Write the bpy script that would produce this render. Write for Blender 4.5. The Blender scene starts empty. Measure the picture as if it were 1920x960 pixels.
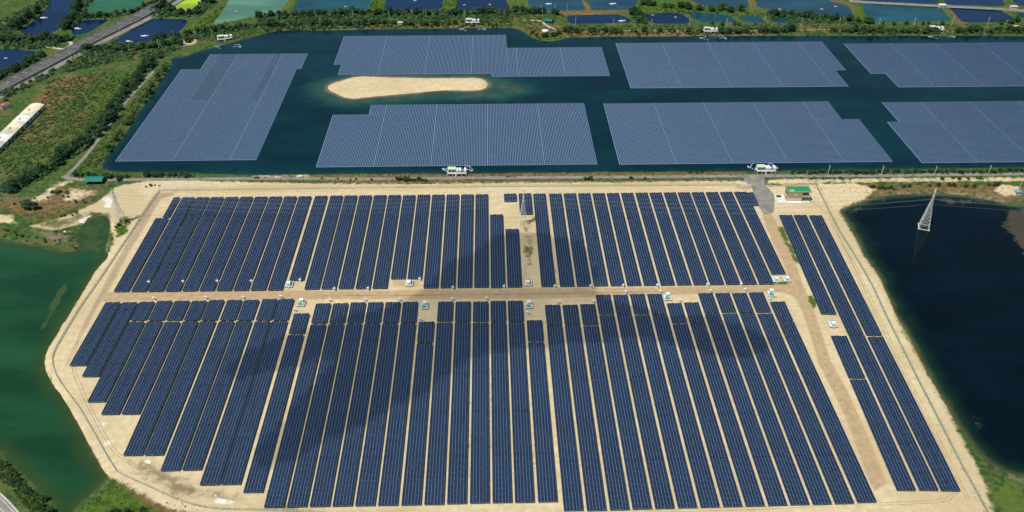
import bpy, math, random
import numpy as np
from mathutils import Vector, Matrix
R = math.radians
random.seed(7); RNG = np.random.default_rng(7)
scene = bpy.context.scene
COL = scene.collection

# ---------------------------------------------------------------- camera
FPX, PITCH, YAW, ROLL, CAMH = 1640.0, R(34.762), R(1.605), R(0.160), 420.0
_f = Vector((math.sin(YAW)*math.cos(PITCH), math.cos(YAW)*math.cos(PITCH), -math.sin(PITCH)))
_r0 = Vector((math.cos(YAW), -math.sin(YAW), 0.0)); _u0 = _r0.cross(_f)
_r = _r0*math.cos(ROLL) + _u0*math.sin(ROLL); _u = -_r0*math.sin(ROLL) + _u0*math.cos(ROLL)
cam_d = bpy.data.cameras.new('camera'); cam = bpy.data.objects.new('camera', cam_d); COL.objects.link(cam)
cam_d.sensor_width = 36.0; cam_d.lens = FPX/1920*36.0; cam_d.clip_start = 1.0; cam_d.clip_end = 30000.0
cam.matrix_world = Matrix(((_r.x, _u.x, -_f.x, 0), (_r.y, _u.y, -_f.y, 0), (_r.z, _u.z, -_f.z, CAMH), (0, 0, 0, 1)))
scene.camera = cam

# ---------------------------------------------------------------- light
SUN_TO = Vector((-0.33, -0.26, 0.90)).normalized()
world = bpy.data.worlds.new('World'); scene.world = world; world.use_nodes = True
wn = world.node_tree.nodes; wl = world.node_tree.links
sky = wn.new('ShaderNodeTexSky'); sky.sky_type = 'NISHITA'; sky.sun_disc = False
sky.sun_elevation = math.asin(SUN_TO.z); sky.sun_rotation = math.atan2(SUN_TO.x, SUN_TO.y)
sky.air_density = 1.0; sky.dust_density = 0.25; sky.ozone_density = 2.0
bg = wn['Background']; bg.inputs['Strength'].default_value = 0.07
wl.new(sky.outputs[0], bg.inputs['Color'])
sl = bpy.data.lights.new('sun', 'SUN'); sl.energy = 4.6; sl.angle = R(0.53); sl.color = (1.0, 0.95, 0.86)
so = bpy.data.objects.new('sun', sl); COL.objects.link(so); so.location = (0, 0, 900)
so.rotation_euler = SUN_TO.to_track_quat('Z', 'Y').to_euler()
vs = scene.view_settings; vs.view_transform = 'Standard'; vs.look = 'None'; vs.exposure = 0.0; vs.gamma = 1.0
vs.use_curve_mapping = False
scene.cycles.max_bounces = 5; scene.cycles.diffuse_bounces = 2; scene.cycles.glossy_bounces = 2
scene.cycles.transparent_max_bounces = 6; scene.cycles.caustics_reflective = False; scene.cycles.caustics_refractive = False

# ---------------------------------------------------------------- helpers
def at(px, py, z=0.0):
    """ground point (world metres) that the surveyed photo position stands on, at height z"""
    d = _f*FPX + _r*(px-960) + _u*(480-py)
    t = (z-CAMH)/d.z
    return Vector((d.x*t, d.y*t, z))
def ats(pts, z=0.0): return [at(p[0], p[1], z) for p in pts]
ORD = ['first','second','third','fourth','fifth','sixth','seventh','eighth','ninth','tenth','eleventh','twelfth','thirteenth','fourteenth','fifteenth','sixteenth','seventeenth','eighteenth','nineteenth','twentieth']

def tag(o, label=None, cat=None, group=None, kind=None):
    if label: o['label'] = label
    if cat: o['category'] = cat
    if group: o['group'] = group
    if kind: o['kind'] = kind
    return o
def empty(name, loc=(0, 0, 0), rz=0.0, label=None, cat=None, group=None):
    o = bpy.data.objects.new(name, None); COL.objects.link(o); o.location = loc; o.rotation_euler = (0, 0, rz)
    o.empty_display_size = 0.5
    return tag(o, label, cat, group)
def link(name, me, parent=None, loc=(0, 0, 0), rz=0.0):
    o = bpy.data.objects.new(name, me); COL.objects.link(o); o.location = loc; o.rotation_euler = (0, 0, rz)
    if parent: o.parent = parent
    return o
def copy_tree(o, parent=None):
    c = o.copy(); COL.objects.link(c); c.parent = parent
    for ch in o.children: copy_tree(ch, c)
    return c
class MB:
    """collects shapes; build() links them as one mesh object"""
    def __init__(s): s.v = []; s.f = []; s.m = []
    def quad(s, a, b, c, d, m=0):
        n = len(s.v); s.v += [tuple(a), tuple(b), tuple(c), tuple(d)]; s.f.append((n, n+1, n+2, n+3)); s.m.append(m)
    def box(s, x0, x1, y0, y1, z0, z1, m=0):
        n = len(s.v)
        s.v += [(x0,y0,z0),(x1,y0,z0),(x1,y1,z0),(x0,y1,z0),(x0,y0,z1),(x1,y0,z1),(x1,y1,z1),(x0,y1,z1)]
        for q in ((3,2,1,0),(4,5,6,7),(0,1,5,4),(1,2,6,5),(2,3,7,6),(3,0,4,7)):
            s.f.append(tuple(n+i for i in q)); s.m.append(m)
        return s
    def prism(s, pts, z0, z1, m=0):
        n = len(s.v); k = len(pts)
        s.v += [(p[0], p[1], z0) for p in pts] + [(p[0], p[1], z1) for p in pts]
        s.f.append(tuple(n+k+i for i in range(k))); s.m.append(m)
        for i in range(k):
            j = (i+1) % k; s.f.append((n+i, n+j, n+k+j, n+k+i)); s.m.append(m)
        return s
    def tube(s, a, b, r0, r1=None, k=6, m=0, caps=True):
        a = Vector(a); b = Vector(b); r1 = r0 if r1 is None else r1
        d = (b-a).normalized(); x = d.orthogonal().normalized(); y = d.cross(x); n = len(s.v)
        for c, r in ((a, r0), (b, r1)):
            for i in range(k):
                t = 2*math.pi*i/k; s.v.append(tuple(c + x*(r*math.cos(t)) + y*(r*math.sin(t))))
        for i in range(k):
            j = (i+1) % k; s.f.append((n+i, n+j, n+k+j, n+k+i)); s.m.append(m)
        if caps:
            s.f.append(tuple(n+k+i for i in range(k))); s.m.append(m)
            s.f.append(tuple(n+k-1-i for i in range(k))); s.m.append(m)
        return s
    def loft(s, rings, m=0, cap=True):
        n = len(s.v); k = len(rings[0])
        for rg in rings: s.v += [tuple(p) for p in rg]
        for q in range(len(rings)-1):
            for i in range(k):
                j = (i+1) % k; s.f.append((n+q*k+i, n+q*k+j, n+(q+1)*k+j, n+(q+1)*k+i)); s.m.append(m)
        if cap:
            s.f.append(tuple(n+k-1-i for i in range(k))); s.m.append(m)
            s.f.append(tuple(n+(len(rings)-1)*k+i for i in range(k))); s.m.append(m)
        return s
    def mesh(s, name, mats):
        me = bpy.data.meshes.new(name); me.from_pydata(s.v, [], s.f)
        for mt in (mats if isinstance(mats, (list, tuple)) else [mats]): me.materials.append(mt)
        if any(s.m): me.polygons.foreach_set('material_index', s.m)
        me.update(); return me
    def build(s, name, mats, parent=None, loc=(0, 0, 0), rz=0.0):
        return link(name, s.mesh(name, mats), parent, loc, rz)

# ---------------------------------------------------------------- materials
def new_mat(name):
    m = bpy.data.materials.new(name); m.use_nodes = True
    nt = m.node_tree; return m, nt, nt.nodes, nt.links, nt.nodes['Principled BSDF']
def noise(nt, scale, detail=4.0, rough=0.55, coord='Object', vec=None):
    tc = nt.nodes.new('ShaderNodeTexCoord'); n = nt.nodes.new('ShaderNodeTexNoise')
    n.inputs['Scale'].default_value = scale; n.inputs['Detail'].default_value = detail; n.inputs['Roughness'].default_value = rough
    nt.links.new(vec if vec else tc.outputs[coord], n.inputs['Vector']); return n.outputs['Fac']
def mixc(nt, fac, a, b):
    n = nt.nodes.new('ShaderNodeMix'); n.data_type = 'RGBA'
    for sock, v in ((n.inputs[0], fac), (n.inputs[6], a), (n.inputs[7], b)):
        if isinstance(v, (int, float)): sock.default_value = v
        elif isinstance(v, tuple): sock.default_value = (*v, 1)
        else: nt.links.new(v, sock)
    return n.outputs[2]
def mth(nt, op, a, b=None, c=None, clamp=False):
    n = nt.nodes.new('ShaderNodeMath'); n.operation = op; n.use_clamp = clamp
    for i, v in enumerate((a, b, c)):
        if v is None: continue
        if isinstance(v, (int, float)): n.inputs[i].default_value = v
        else: nt.links.new(v, n.inputs[i])
    return n.outputs[0]
def rng(nt, v, a, b, c=0.0, d=1.0):
    n = nt.nodes.new('ShaderNodeMapRange'); n.interpolation_type = 'SMOOTHSTEP'
    nt.links.new(v, n.inputs[0])
    for i, q in enumerate((a, b, c, d)): n.inputs[i+1].default_value = q
    return n.outputs[0]
def bump(nt, bsdf, h, strength, dist=0.1):
    b = nt.nodes.new('ShaderNodeBump'); b.inputs['Strength'].default_value = strength; b.inputs['Distance'].default_value = dist
    nt.links.new(h, b.inputs['Height']); nt.links.new(b.outputs[0], bsdf.inputs['Normal'])
def plain(name, col, rough=0.6, metal=0.0, var=0.15, scale=0.5):
    m, nt, nd, lk, b = new_mat(name)
    f = noise(nt, scale); lo = tuple(c*(1-var) for c in col); hi = tuple(min(1, c*(1+var)) for c in col)
    lk.new(mixc(nt, rng(nt, f, .3, .7), lo, hi), b.inputs['Base Color'])
    b.inputs['Roughness'].default_value = rough; b.inputs['Metallic'].default_value = metal
    return m
M = {}
M['alu'] = plain('aluminium_frame', (0.31, 0.47, 0.70), 0.32, 0.45, 0.08, 0.3)
M['steel'] = plain('galvanised_steel', (0.45, 0.47, 0.48), 0.5, 0.4, 0.2, 0.8)
M['pylon'] = plain('weathered_pylon_steel', (0.66, 0.65, 0.60), 0.55, 0.2, 0.2, 0.6)
M['white'] = plain('white_paint', (0.78, 0.79, 0.77), 0.5, 0, 0.06, 0.7)
M['offwhite'] = plain('grey_white_paint', (0.60, 0.63, 0.62), 0.5, 0, 0.1, 0.7)
M['mint'] = plain('pale_green_roof', (0.48, 0.66, 0.47), 0.5, 0, 0.06, 0.5)
M['tgreen'] = plain('transformer_green', (0.12, 0.42, 0.30), 0.4, 0, 0.12, 0.9)
M['railgreen'] = plain('pale_green_rail', (0.45, 0.60, 0.52), 0.5, 0, 0.1, 0.9)
M['fence'] = plain('green_wire', (0.16, 0.26, 0.20), 0.6, 0.1, 0.15, 0.4)
M['concrete'] = plain('concrete', (0.45, 0.43, 0.38), 0.85, 0, 0.18, 0.4)
M['paleconc'] = plain('pale_concrete', (0.62, 0.61, 0.57), 0.8, 0, 0.12, 0.4)
M['asphalt'] = plain('worn_asphalt', (0.21, 0.20, 0.175), 0.9, 0, 0.22, 0.12)
M['dasphalt'] = plain('dark_asphalt', (0.085, 0.085, 0.09), 0.9, 0, 0.3, 0.1)
M['track'] = plain('earth_track', (0.26, 0.20, 0.13), 0.9, 0, 0.25, 0.2)
M['kerb'] = plain('stained_concrete', (0.27, 0.255, 0.225), 0.9, 0, 0.25, 0.15)
M['mossconc'] = plain('moss_stained_concrete', (0.27, 0.30, 0.245), 0.9, 0, 0.25, 0.3)
M['paint'] = plain('road_paint', (0.75, 0.75, 0.72), 0.7, 0, 0.2, 0.6)
M['roofgreen'] = plain('green_roof_coating', (0.012, 0.25, 0.095), 0.5, 0, 0.12, 0.35)
M['teal'] = plain('teal_roof_sheet', (0.012, 0.17, 0.13), 0.45, 0, 0.12, 0.4)
M['tan'] = plain('olive_tan_wall', (0.36, 0.33, 0.17), 0.8, 0, 0.1, 0.6)
M['pinkwall'] = plain('pale_pink_wall', (0.62, 0.50, 0.39), 0.8, 0, 0.07, 0.5)
M['dark'] = plain('dark_parts_and_shade', (0.02, 0.025, 0.03), 0.8, 0, 0.2, 0.6)
M['wglass'] = plain('window_glass', (0.03, 0.05, 0.07), 0.1, 0, 0.2, 0.6)
M['bark'] = plain('bark', (0.09, 0.065, 0.045), 0.9, 0, 0.3, 1.5)
M['float'] = plain('pale_float_plastic', (0.135, 0.22, 0.335), 0.5, 0, 0.08, 0.25)
M['wfloat'] = plain('white_float_plastic', (0.40, 0.50, 0.58), 0.5, 0, 0.1, 0.6)
M['fdot'] = plain('float_joint_cap', (0.40, 0.50, 0.60), 0.5, 0, 0.08, 0.25)
M['fseam'] = plain('float_walkway', (0.22, 0.31, 0.40), 0.5, 0, 0.08, 0.25)
M['blue'] = plain('transformer_blue', (0.12, 0.32, 0.42), 0.5, 0, 0.12, 0.6)
M['tyre'] = plain('tyre_rubber', (0.02, 0.02, 0.02), 0.8, 0, 0.2, 3.0)
M['red'] = plain('red_brown_paint', (0.22, 0.03, 0.03), 0.4, 0, 0.1, 1.0)
M['silver'] = plain('silver_paint', (0.52, 0.55, 0.57), 0.3, 0.4, 0.06, 1.0)
M['black'] = plain('black_paint', (0.02, 0.025, 0.03), 0.3, 0.0, 0.1, 1.0)
M['carwhite'] = plain('white_car_paint', (0.78, 0.79, 0.79), 0.3, 0.0, 0.03, 1.0)
M['wire'] = plain('bare_wire', (0.50, 0.53, 0.56), 0.4, 0.5, 0.05, 0.1)
M['cream'] = plain('weathered_cream_roof', (0.66, 0.60, 0.42), 0.6, 0, 0.28, 0.09)
M['foam'] = plain('water_foam', (0.70, 0.76, 0.80), 0.8, 0, 0.15, 1.2)
M['yellow'] = plain('yellow_sheet', (0.62, 0.45, 0.10), 0.6, 0, 0.1, 0.6)
M['rust'] = plain('red_rust_roof', (0.35, 0.07, 0.06), 0.7, 0, 0.2, 0.5)

def glass_mat(name, col, rough, var=0.25):
    m, nt, nd, lk, b = new_mat(name)
    oi = nd.new('ShaderNodeObjectInfo'); f = noise(nt, 0.9, 1.0)
    s = mth(nt, 'ADD', mth(nt, 'MULTIPLY', oi.outputs['Random'], 0.6), mth(nt, 'MULTIPLY', f, 0.5))
    lo = tuple(c*(1-var) for c in col); hi = tuple(c*(1+var) for c in col)
    lk.new(mixc(nt, s, lo, hi), b.inputs['Base Color'])
    b.inputs['Roughness'].default_value = rough; b.inputs['IOR'].default_value = 1.5
    return m
M['cell'] = glass_mat('solar_glass', (0.0018, 0.0070, 0.025), 0.09, 0.5)
M['fcell'] = glass_mat('floating_solar_glass', (0.018, 0.045, 0.100), 0.14, 0.12)
M['fcell_old'] = glass_mat('darker_floating_glass', (0.003, 0.010, 0.028), 0.14, 0.12)

def leaf_mat(name, dark, mid, lite):
    m, nt, nd, lk, b = new_mat(name)
    oi = nd.new('ShaderNodeObjectInfo'); ge = nd.new('ShaderNodeNewGeometry')
    c = mixc(nt, ge.outputs['Random Per Island'], dark, mid)
    f = noise(nt, 0.16, 2.0)
    c = mixc(nt, rng(nt, f, .45, .75, 0, .7), c, lite)
    h = nd.new('ShaderNodeHueSaturation'); lk.new(c, h.inputs['Color'])
    lk.new(mth(nt, 'MULTIPLY_ADD', oi.outputs['Random'], 0.7, 0.65), h.inputs['Value'])
    lk.new(mth(nt, 'MULTIPLY_ADD', oi.outputs['Random'], -0.035, 0.515), h.inputs['Hue'])
    lk.new(h.outputs[0], b.inputs['Base Color']); b.inputs['Roughness'].default_value = 0.6
    b.inputs['Specular IOR Level'].default_value = 0.3
    tr = nd.new('ShaderNodeBsdfTranslucent'); lk.new(h.outputs[0], tr.inputs['Color'])
    mx = nd.new('ShaderNodeMixShader'); mx.inputs[0].default_value = 0.42
    lk.new(b.outputs[0], mx.inputs[1]); lk.new(tr.outputs[0], mx.inputs[2]); lk.new(mx.outputs[0], nd['Material Output'].inputs['Surface'])
    return m
M['leaf'] = leaf_mat('tree_leaves', (0.032, 0.085, 0.030), (0.062, 0.140, 0.042), (0.105, 0.175, 0.046))
M['leafdark'] = leaf_mat('dark_tree_leaves', (0.030, 0.088, 0.042), (0.058, 0.138, 0.054), (0.092, 0.165, 0.056))
M['scrub'] = leaf_mat('scrub_leaves', (0.055, 0.115, 0.028), (0.090, 0.155, 0.036), (0.140, 0.180, 0.048))
M['dry'] = leaf_mat('dry_grass_blades', (0.16, 0.105, 0.045), (0.22, 0.15, 0.06), (0.13, 0.13, 0.04))
M['reed'] = leaf_mat('reed_blades', (0.060, 0.085, 0.032), (0.095, 0.115, 0.042), (0.13, 0.14, 0.055))

# ---------------------------------------------------------------- survey of shores, fields and roads
WZ = -1.0                                           # water level below the land
LAKE = [(188,314),(206,288),(238,248),(258,212),(290,172),(310,140),(323,118),(318,109),(342,108),(370,97),(420,84),(450,75),(482,67),(502,61),(530,57),(620,57),(680,55),(860,53),(966,52),(985,62),(1005,75),(1030,78),(1050,75),(1062,70),(1120,69),(1400,67),(1700,67),(2150,67),(2300,318),(1920,314),(1600,318),(1430,321),(1200,322),(960,324),(830,326),(620,326),(480,328),(360,324),(210,322)]
ISLAND = [(614,163),(624,156),(652,148),(668,144),(700,144),(760,146),(800,147),(850,147),(895,146),(910,150),(916,160),(906,168),(880,170),(845,169),(806,171),(770,175),(720,179),(690,182),(665,185),(645,183),(632,176),(618,170)]
SHELF = [(590,166),(612,152),(650,142),(700,139),(900,140),(930,150),(970,160),(985,172),(950,180),(900,182),(800,184),(720,190),(660,193),(620,188),(600,178)]
WESTPOND = [(-260,440),(0,446),(25,452),(60,459),(100,461),(124,474),(150,468),(140,448),(150,425),(172,408),(200,402),(208,420),(204,445),(196,470),(206,480),(180,505),(160,540),(130,590),(105,630),(86,660),(83,690),(98,720),(125,756),(150,800),(170,840),(195,885),(206,893),(185,915),(150,945),(120,975),(108,962),(90,935),(60,905),(30,880),(0,850),(-120,790),(-420,700)]
EASTPOND = [(1574,396),(1600,384),(1640,371),(1680,365),(1740,363),(1800,365),(1850,373),(1900,386),(1990,392),(2300,430),(2700,800),(2300,960),(1990,910),(1920,893),(1880,883),(1850,866),(1830,842),(1802,804),(1786,782),(1766,742),(1752,722),(1735,692),(1715,652),(1700,622),(1680,592),(1660,545),(1640,502),(1622,482),(1610,452),(1592,420),(1580,402)]
PONDS = [ # outline, colour key
 ([(98,-25),(160,-25),(148,0),(128,30),(112,55),(86,67),(60,67),(35,60),(62,40),(92,10)], 'navy'),
 ([(190,-22),(300,-22),(275,0),(255,15),(240,22),(160,26),(166,14)], 'green'),
 ([(150,38),(208,36),(190,46),(170,60),(142,67),(132,60)], 'navy'),
 ([(282,35),(354,36),(346,50),(332,63),(290,77),(268,82),(208,80)], 'navy'),
 ([(352,-14),(384,-14),(372,12),(365,20),(330,20),(326,12)], 'lime'),
 ([(440,-25),(560,-25),(522,26),(480,30),(396,48),(410,30),(426,5)], 'sage'),
 ([(570,-25),(705,-25),(690,18),(650,22),(560,24),(549,19)], 'teal'),
 ([(735,-25),(838,-25),(827,18),(719,19),(722,8)], 'navy'),
 ([(868,-25),(935,-25),(958,18),(852,20)], 'navy'),
 ([(-200,95),(-20,92),(30,92),(72,97),(56,108),(22,130),(0,143),(-200,160)], 'navy'),
 ([(972,-25),(1076,-25),(1100,19),(1004,22),(990,4)], 'slate'),
 ([(1084,-25),(1204,-25),(1190,17),(1113,20)], 'slate'),
 ([(1061,30),(1082,28),(1166,27),(1187,42),(1068,45)], 'navy'),
 ([(1205,28),(1230,24),(1275,24),(1298,40),(1285,45),(1222,44)], 'navy'),
 ([(1289,22),(1360,26),(1385,42),(1311,42)], 'teal'),
 ([(1385,27),(1425,30),(1437,44),(1402,44)], 'teal'),
 ([(1266,-20),(1404,-20),(1402,17),(1310,8)], 'slate'),
 ([(1416,-16),(1490,-16),(1590,10),(1603,30),(1598,33),(1540,28),(1480,20),(1420,14)], 'slate'),
 ([(1613,7),(1763,14),(1786,40),(1628,40)], 'teal'),
 ([(1779,13),(1874,18),(1906,37),(1892,42),(1804,42)], 'navy'),
 ([(1600,-25),(1752,-25),(1760,8),(1612,2)], 'navy'),
 ([(1760,-25),(1870,-25),(1884,12),(1772,8)], 'navy'),
 ([(1880,-25),(2050,-25),(2080,24),(1905,10)], 'navy'),
 ([(1900,24),(2080,32),(2080,42),(1922,36)], 'navy'),
 ([(1440,34),(1462,33),(1500,41),(1455,44)], 'teal'),
]
# ground cover: (outline, channel, strength, soft edge in metres)
COVER = [
 ([(228,346),(300,337),(330,338),(480,342),(700,345),(960,343),(1200,341),(1390,339),(1440,348),(1530,345),(1600,344),(1640,354),(1622,372),(1580,387),(1574,397),(1600,440),(1617,475),(1642,508),(1667,552),(1690,610),(1715,657),(1740,702),(1770,752),(1800,812),(1830,867),(1850,912),(1872,1000),(1700,1030),(480,1025),(440,980),(330,955),(270,928),(215,897),(195,888),(165,835),(122,762),(95,716),(80,688),(82,660),(104,628),(138,576),(168,520),(200,478),(215,452),(205,430),(204,400),(170,396),(150,420),(100,432),(55,424),(100,414),(150,394),(182,380),(200,364),(215,352)], 'sand', 1.0, 4),
 ([(60,376),(95,352),(118,341),(136,340),(112,351),(88,373),(66,379)], 'sand', 0.9, 8),
 ([(118,378),(130,355),(182,357),(170,366),(136,377)], 'sand', 0.9, 9),
 ([(-30,400),(26,405),(32,420),(-30,416)], 'sand', 0.9, 4),
 ([(128,488),(140,470),(176,463),(160,478),(146,490)], 'sand', 0.8, 4),
 ([(1440,336),(1920,332),(1990,331),(1990,340),(1700,341),(1560,343),(1440,346)], 'sand', 0.75, 4),
 ([(1860,355),(1880,345),(1912,350),(1908,366),(1880,369)], 'sand', 0.85, 4),
 ([(325,78),(352,71),(368,74),(366,83),(345,86)], 'sand', 0.75, 5),
 ([(480,344),(480,339),(960,338),(1390,335),(1390,339),(960,343)], 'dry', 1.0, 2.5),
 ([(470,328),(960,325),(1400,322),(1400,329),(960,331),(480,333)], 'dry', 1.0, 2.5),
 ([(470,329),(580,327),(580,333),(470,334)], 'sand', 0.6, 3),
 ([(1440,352),(1530,346),(1640,346),(1760,345),(1900,347),(1990,350),(1990,372),(1900,380),(1850,370),(1800,362),(1740,360),(1680,362),(1640,368),(1610,378),(1630,360),(1600,352)], 'dry', 0.8, 7),
 ([(1640,362),(1700,357),(1800,358),(1880,368),(1880,378),(1800,366),(1740,363),(1680,366)], 'mud', 0.7, 6),
 ([(1480,330),(1990,325),(1990,318),(1480,324)], 'green', 0.8, 5),
 ([(92,150),(130,138),(186,137),(190,160),(152,182),(98,178),(60,164)], 'dry', 0.60, 18),
 ([(70,160),(130,150),(160,180),(120,205),(70,215),(40,190)], 'dry', 0.55, 16),
 ([(105,240),(125,212),(170,205),(168,228),(140,250)], 'dry', 0.62, 16),
 ([(60,200),(110,190),(140,230),(100,270),(30,300),(0,310),(0,270)], 'dry', 0.45, 16),
 ([(60,375),(110,345),(150,345),(190,348),(230,350),(200,364),(170,380),(140,400),(90,412),(40,410),(0,395),(-60,400),(-60,370),(20,370)], 'dry', 0.66, 12),
 ([(180,190),(235,130),(250,140),(215,190),(195,205),(165,200)], 'green', 0.95, 10),
 ([(75,100),(100,88),(118,93),(95,110),(75,118)], 'green', 0.95, 6),
 ([(430,0),(435,45),(395,60),(345,60),(370,40)], 'green', 0.9, 9),
 ([(525,0),(560,-15),(540,25),(515,28)], 'green', 0.9, 6),
 ([(700,-20),(730,-20),(718,22),(690,22)], 'green', 0.95, 6),
 ([(832,-20),(866,-20),(856,20),(828,20)], 'green', 0.95, 6),
 ([(945,-20),(985,-20),(1000,20),(965,22)], 'green', 0.7, 6),
 ([(1190,10),(1260,-5),(1300,8),(1420,16),(1440,28),(1280,20),(1200,26)], 'green', 0.8, 8),
 ([(1600,14),(1618,10),(1628,38),(1606,36)], 'green', 1.0, 4),
 ([(1020,42),(1060,50),(1120,57),(1440,56),(1440,67),(1110,70),(1060,70)], 'dry', 0.72, 6),
 ([(955,50),(1010,40),(1045,50),(1050,70),(1010,74),(985,62)], 'dry', 0.55, 8),
 ([(480,46),(960,40),(960,51),(620,56),(500,60)], 'dry', 0.55, 6),
 ([(1480,46),(1600,50),(1920,48),(1920,62),(1560,64)], 'dry', 0.6, 6),
 ([(1440,-8),(1590,2),(1604,10),(1606,32),(1600,33),(1598,12),(1440,4)], 'dry', 0.95, 3),
 ([(1003,20),(1110,19),(1150,17),(1180,20),(1160,26),(1060,28)], 'dry', 0.7, 3),
 ([(1085,0),(1095,0),(1112,20),(1100,20)], 'dry', 0.8, 2),
 ([(1780,14),(1786,12),(1812,44),(1795,48)], 'dry', 0.75, 3),
 ([(1400,-10),(1416,-10),(1416,18),(1404,18)], 'dry', 0.8, 3),
 ([(150,425),(175,405),(205,400),(212,425),(205,455),(198,480),(150,490),(140,450)], 'mud', 0.8, 7),
 ([(40,424),(110,432),(135,440),(120,460),(60,440)], 'mud', 0.7, 6),
 ([(50,428),(100,413),(150,394),(172,396),(152,420),(104,434)], 'mud', 0.62, 9),
 ([(60,420),(110,408),(140,402),(120,418),(80,430)], 'green', 0.55, 8),
 ([(205,395),(250,372),(262,380),(240,405),(215,425)], 'green', 0.42, 8),
 ([(212,425),(222,405),(245,405),(240,438),(218,448)], 'green', 0.85, 5),
 ([(190,372),(212,366),(214,378),(205,392),(196,388)], 'salt', 0.85, 4),
 ([(145,413),(172,402),(160,415),(150,420)], 'salt', 0.75, 3),
 ([(105,428),(140,436),(125,444)], 'salt', 0.7, 4),
 ([(165,745),(180,760),(200,810),(220,840),(205,838),(185,805)], 'salt', 0.58, 4),
 ([(188,820),(208,824),(206,837),(192,832)], 'salt', 0.85, 2.5),
 ([(270,860),(282,860),(284,870),(274,869)], 'salt', 0.7, 2.5),
 ([(400,930),(430,938),(470,945),(400,948)], 'salt', 0.7, 3),
 ([(195,838),(230,850),(300,862),(380,910),(470,930),(640,950),(620,985),(470,950),(330,935),(240,890)], 'mud', 0.62, 9),
 ([(380,912),(455,926),(500,952),(780,948),(760,985),(500,980),(430,940)], 'dirt', 0.66, 8),
 ([(205,905),(270,925),(360,955),(470,975),(420,1010),(300,990),(220,930)], 'dry', 0.75, 6),
 ([(140,960),(190,920),(215,905),(260,935),(310,965),(300,1020),(100,1020)], 'green', 0.95, 6),
 ([(1855,890),(1900,890),(1930,900),(1990,1020),(1880,1020)], 'green', 0.75, 10),
 ([(1850,862),(1890,882),(1990,905),(1990,960),(1930,930),(1880,910)], 'mud', 0.6, 7),
 ([(1830,850),(1850,866),(1880,884),(1900,900),(1870,900),(1845,880)], 'dry', 0.6, 6),
 ([(1575,395),(1605,440),(1640,505),(1690,600),(1740,700),(1800,810),(1850,880),(1862,905),(1840,890),(1790,805),(1730,700),(1680,605),(1630,505),(1596,440),(1565,395)], 'green', 0.52, 4),
 ([(1445,350),(1560,350),(1600,356),(1620,372),(1580,388),(1560,380),(1530,362)], 'sand', 0.9, 6),
 ([(975,424),(1000,420),(1003,450),(998,478),(984,492),(976,470),(981,445)], 'green', 0.56, 7),
 ([(984,462),(1000,460),(1003,500),(985,500)], 'green', 0.55, 4),
 ([(1458,425),(1470,425),(1490,470),(1500,495),(1488,490),(1470,455)], 'green', 0.85, 3.5),
 ([(1515,556),(1524,553),(1532,572),(1526,580),(1516,566)], 'green', 0.85, 2.5),
 ([(1440,527),(1480,525),(1484,535),(1440,537)], 'green', 0.62, 3),
 ([(730,522),(790,522),(792,540),(735,540)], 'dirt', 0.6, 3),
 ([(1360,531),(1440,530),(1440,537),(1360,537)], 'green', 0.5, 2.5),
 ([(196,548),(420,544),(700,545),(1000,541),(1300,537),(1470,534),(1478,548),(1300,552),(1000,560),(700,561),(420,562),(190,566)], 'dirt', 1.0, 2.2),
 ([(1428,402),(1446,398),(1468,440),(1487,480),(1505,530),(1526,580),(1543,630),(1560,680),(1583,720),(1612,780),(1637,840),(1664,905),(1640,922),(1629,900),(1606,840),(1584,780),(1556,722),(1533,680),(1519,630),(1502,580),(1488,556),(1470,549),(1462,548),(1466,535),(1480,528),(1474,505),(1463,480),(1447,450)], 'dirt', 0.92, 2.4),
 ([(288,362),(312,364),(300,378),(270,430),(240,480),(208,540),(186,575),(150,640),(128,688),(118,690),(140,640),(168,580),(190,540),(225,475),(250,425),(276,380)], 'track', 0.75, 3),
 ([(290,360),(330,360),(325,368),(300,374)], 'track', 0.7, 3),
 ([(480,352),(960,348),(1390,343),(1410,350),(960,354),(480,358)], 'track', 0.38, 3),
 ([(1380,345),(1440,345),(1400,358),(1370,354)], 'track', 0.65, 4),
 ([(1584,770),(1606,770),(1637,840),(1664,905),(1640,922),(1629,900),(1606,840)], 'track', 0.6, 2.5),
]
CH = ['sand', 'dirt', 'dry', 'green', 'mud', 'salt', 'track']

def sdf(poly, X, Y, margin):
    """signed distance (negative inside), evaluated near the outline only"""
    P = np.array([(p[0], p[1]) for p in poly]); out = np.full(X.shape, 1e3)
    k = (X > P[:,0].min()-margin) & (X < P[:,0].max()+margin) & (Y > P[:,1].min()-margin) & (Y < P[:,1].max()+margin)
    if not k.any(): return out
    x = X[k]; y = Y[k]; d = np.full(x.shape, 1e9); ins = np.zeros(x.shape, bool)
    for i in range(len(P)):
        a = P[i]; b = P[(i+1) % len(P)]; e = b-a; L = e@e
        if L < 1e-9: continue
        t = np.clip(((x-a[0])*e[0]+(y-a[1])*e[1])/L, 0, 1)
        d = np.minimum(d, (x-a[0]-t*e[0])**2+(y-a[1]-t*e[1])**2)
        c = (a[1] > y) != (b[1] > y)
        with np.errstate(divide='ignore', invalid='ignore'):
            xi = a[0]+(y-a[1])*e[0]/(e[1] if e[1] != 0 else 1e-9)
        ins ^= c & (x < xi)
    out[k] = np.sqrt(d)*np.where(ins, -1, 1)
    return out
_jr = random.Random(17)
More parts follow.
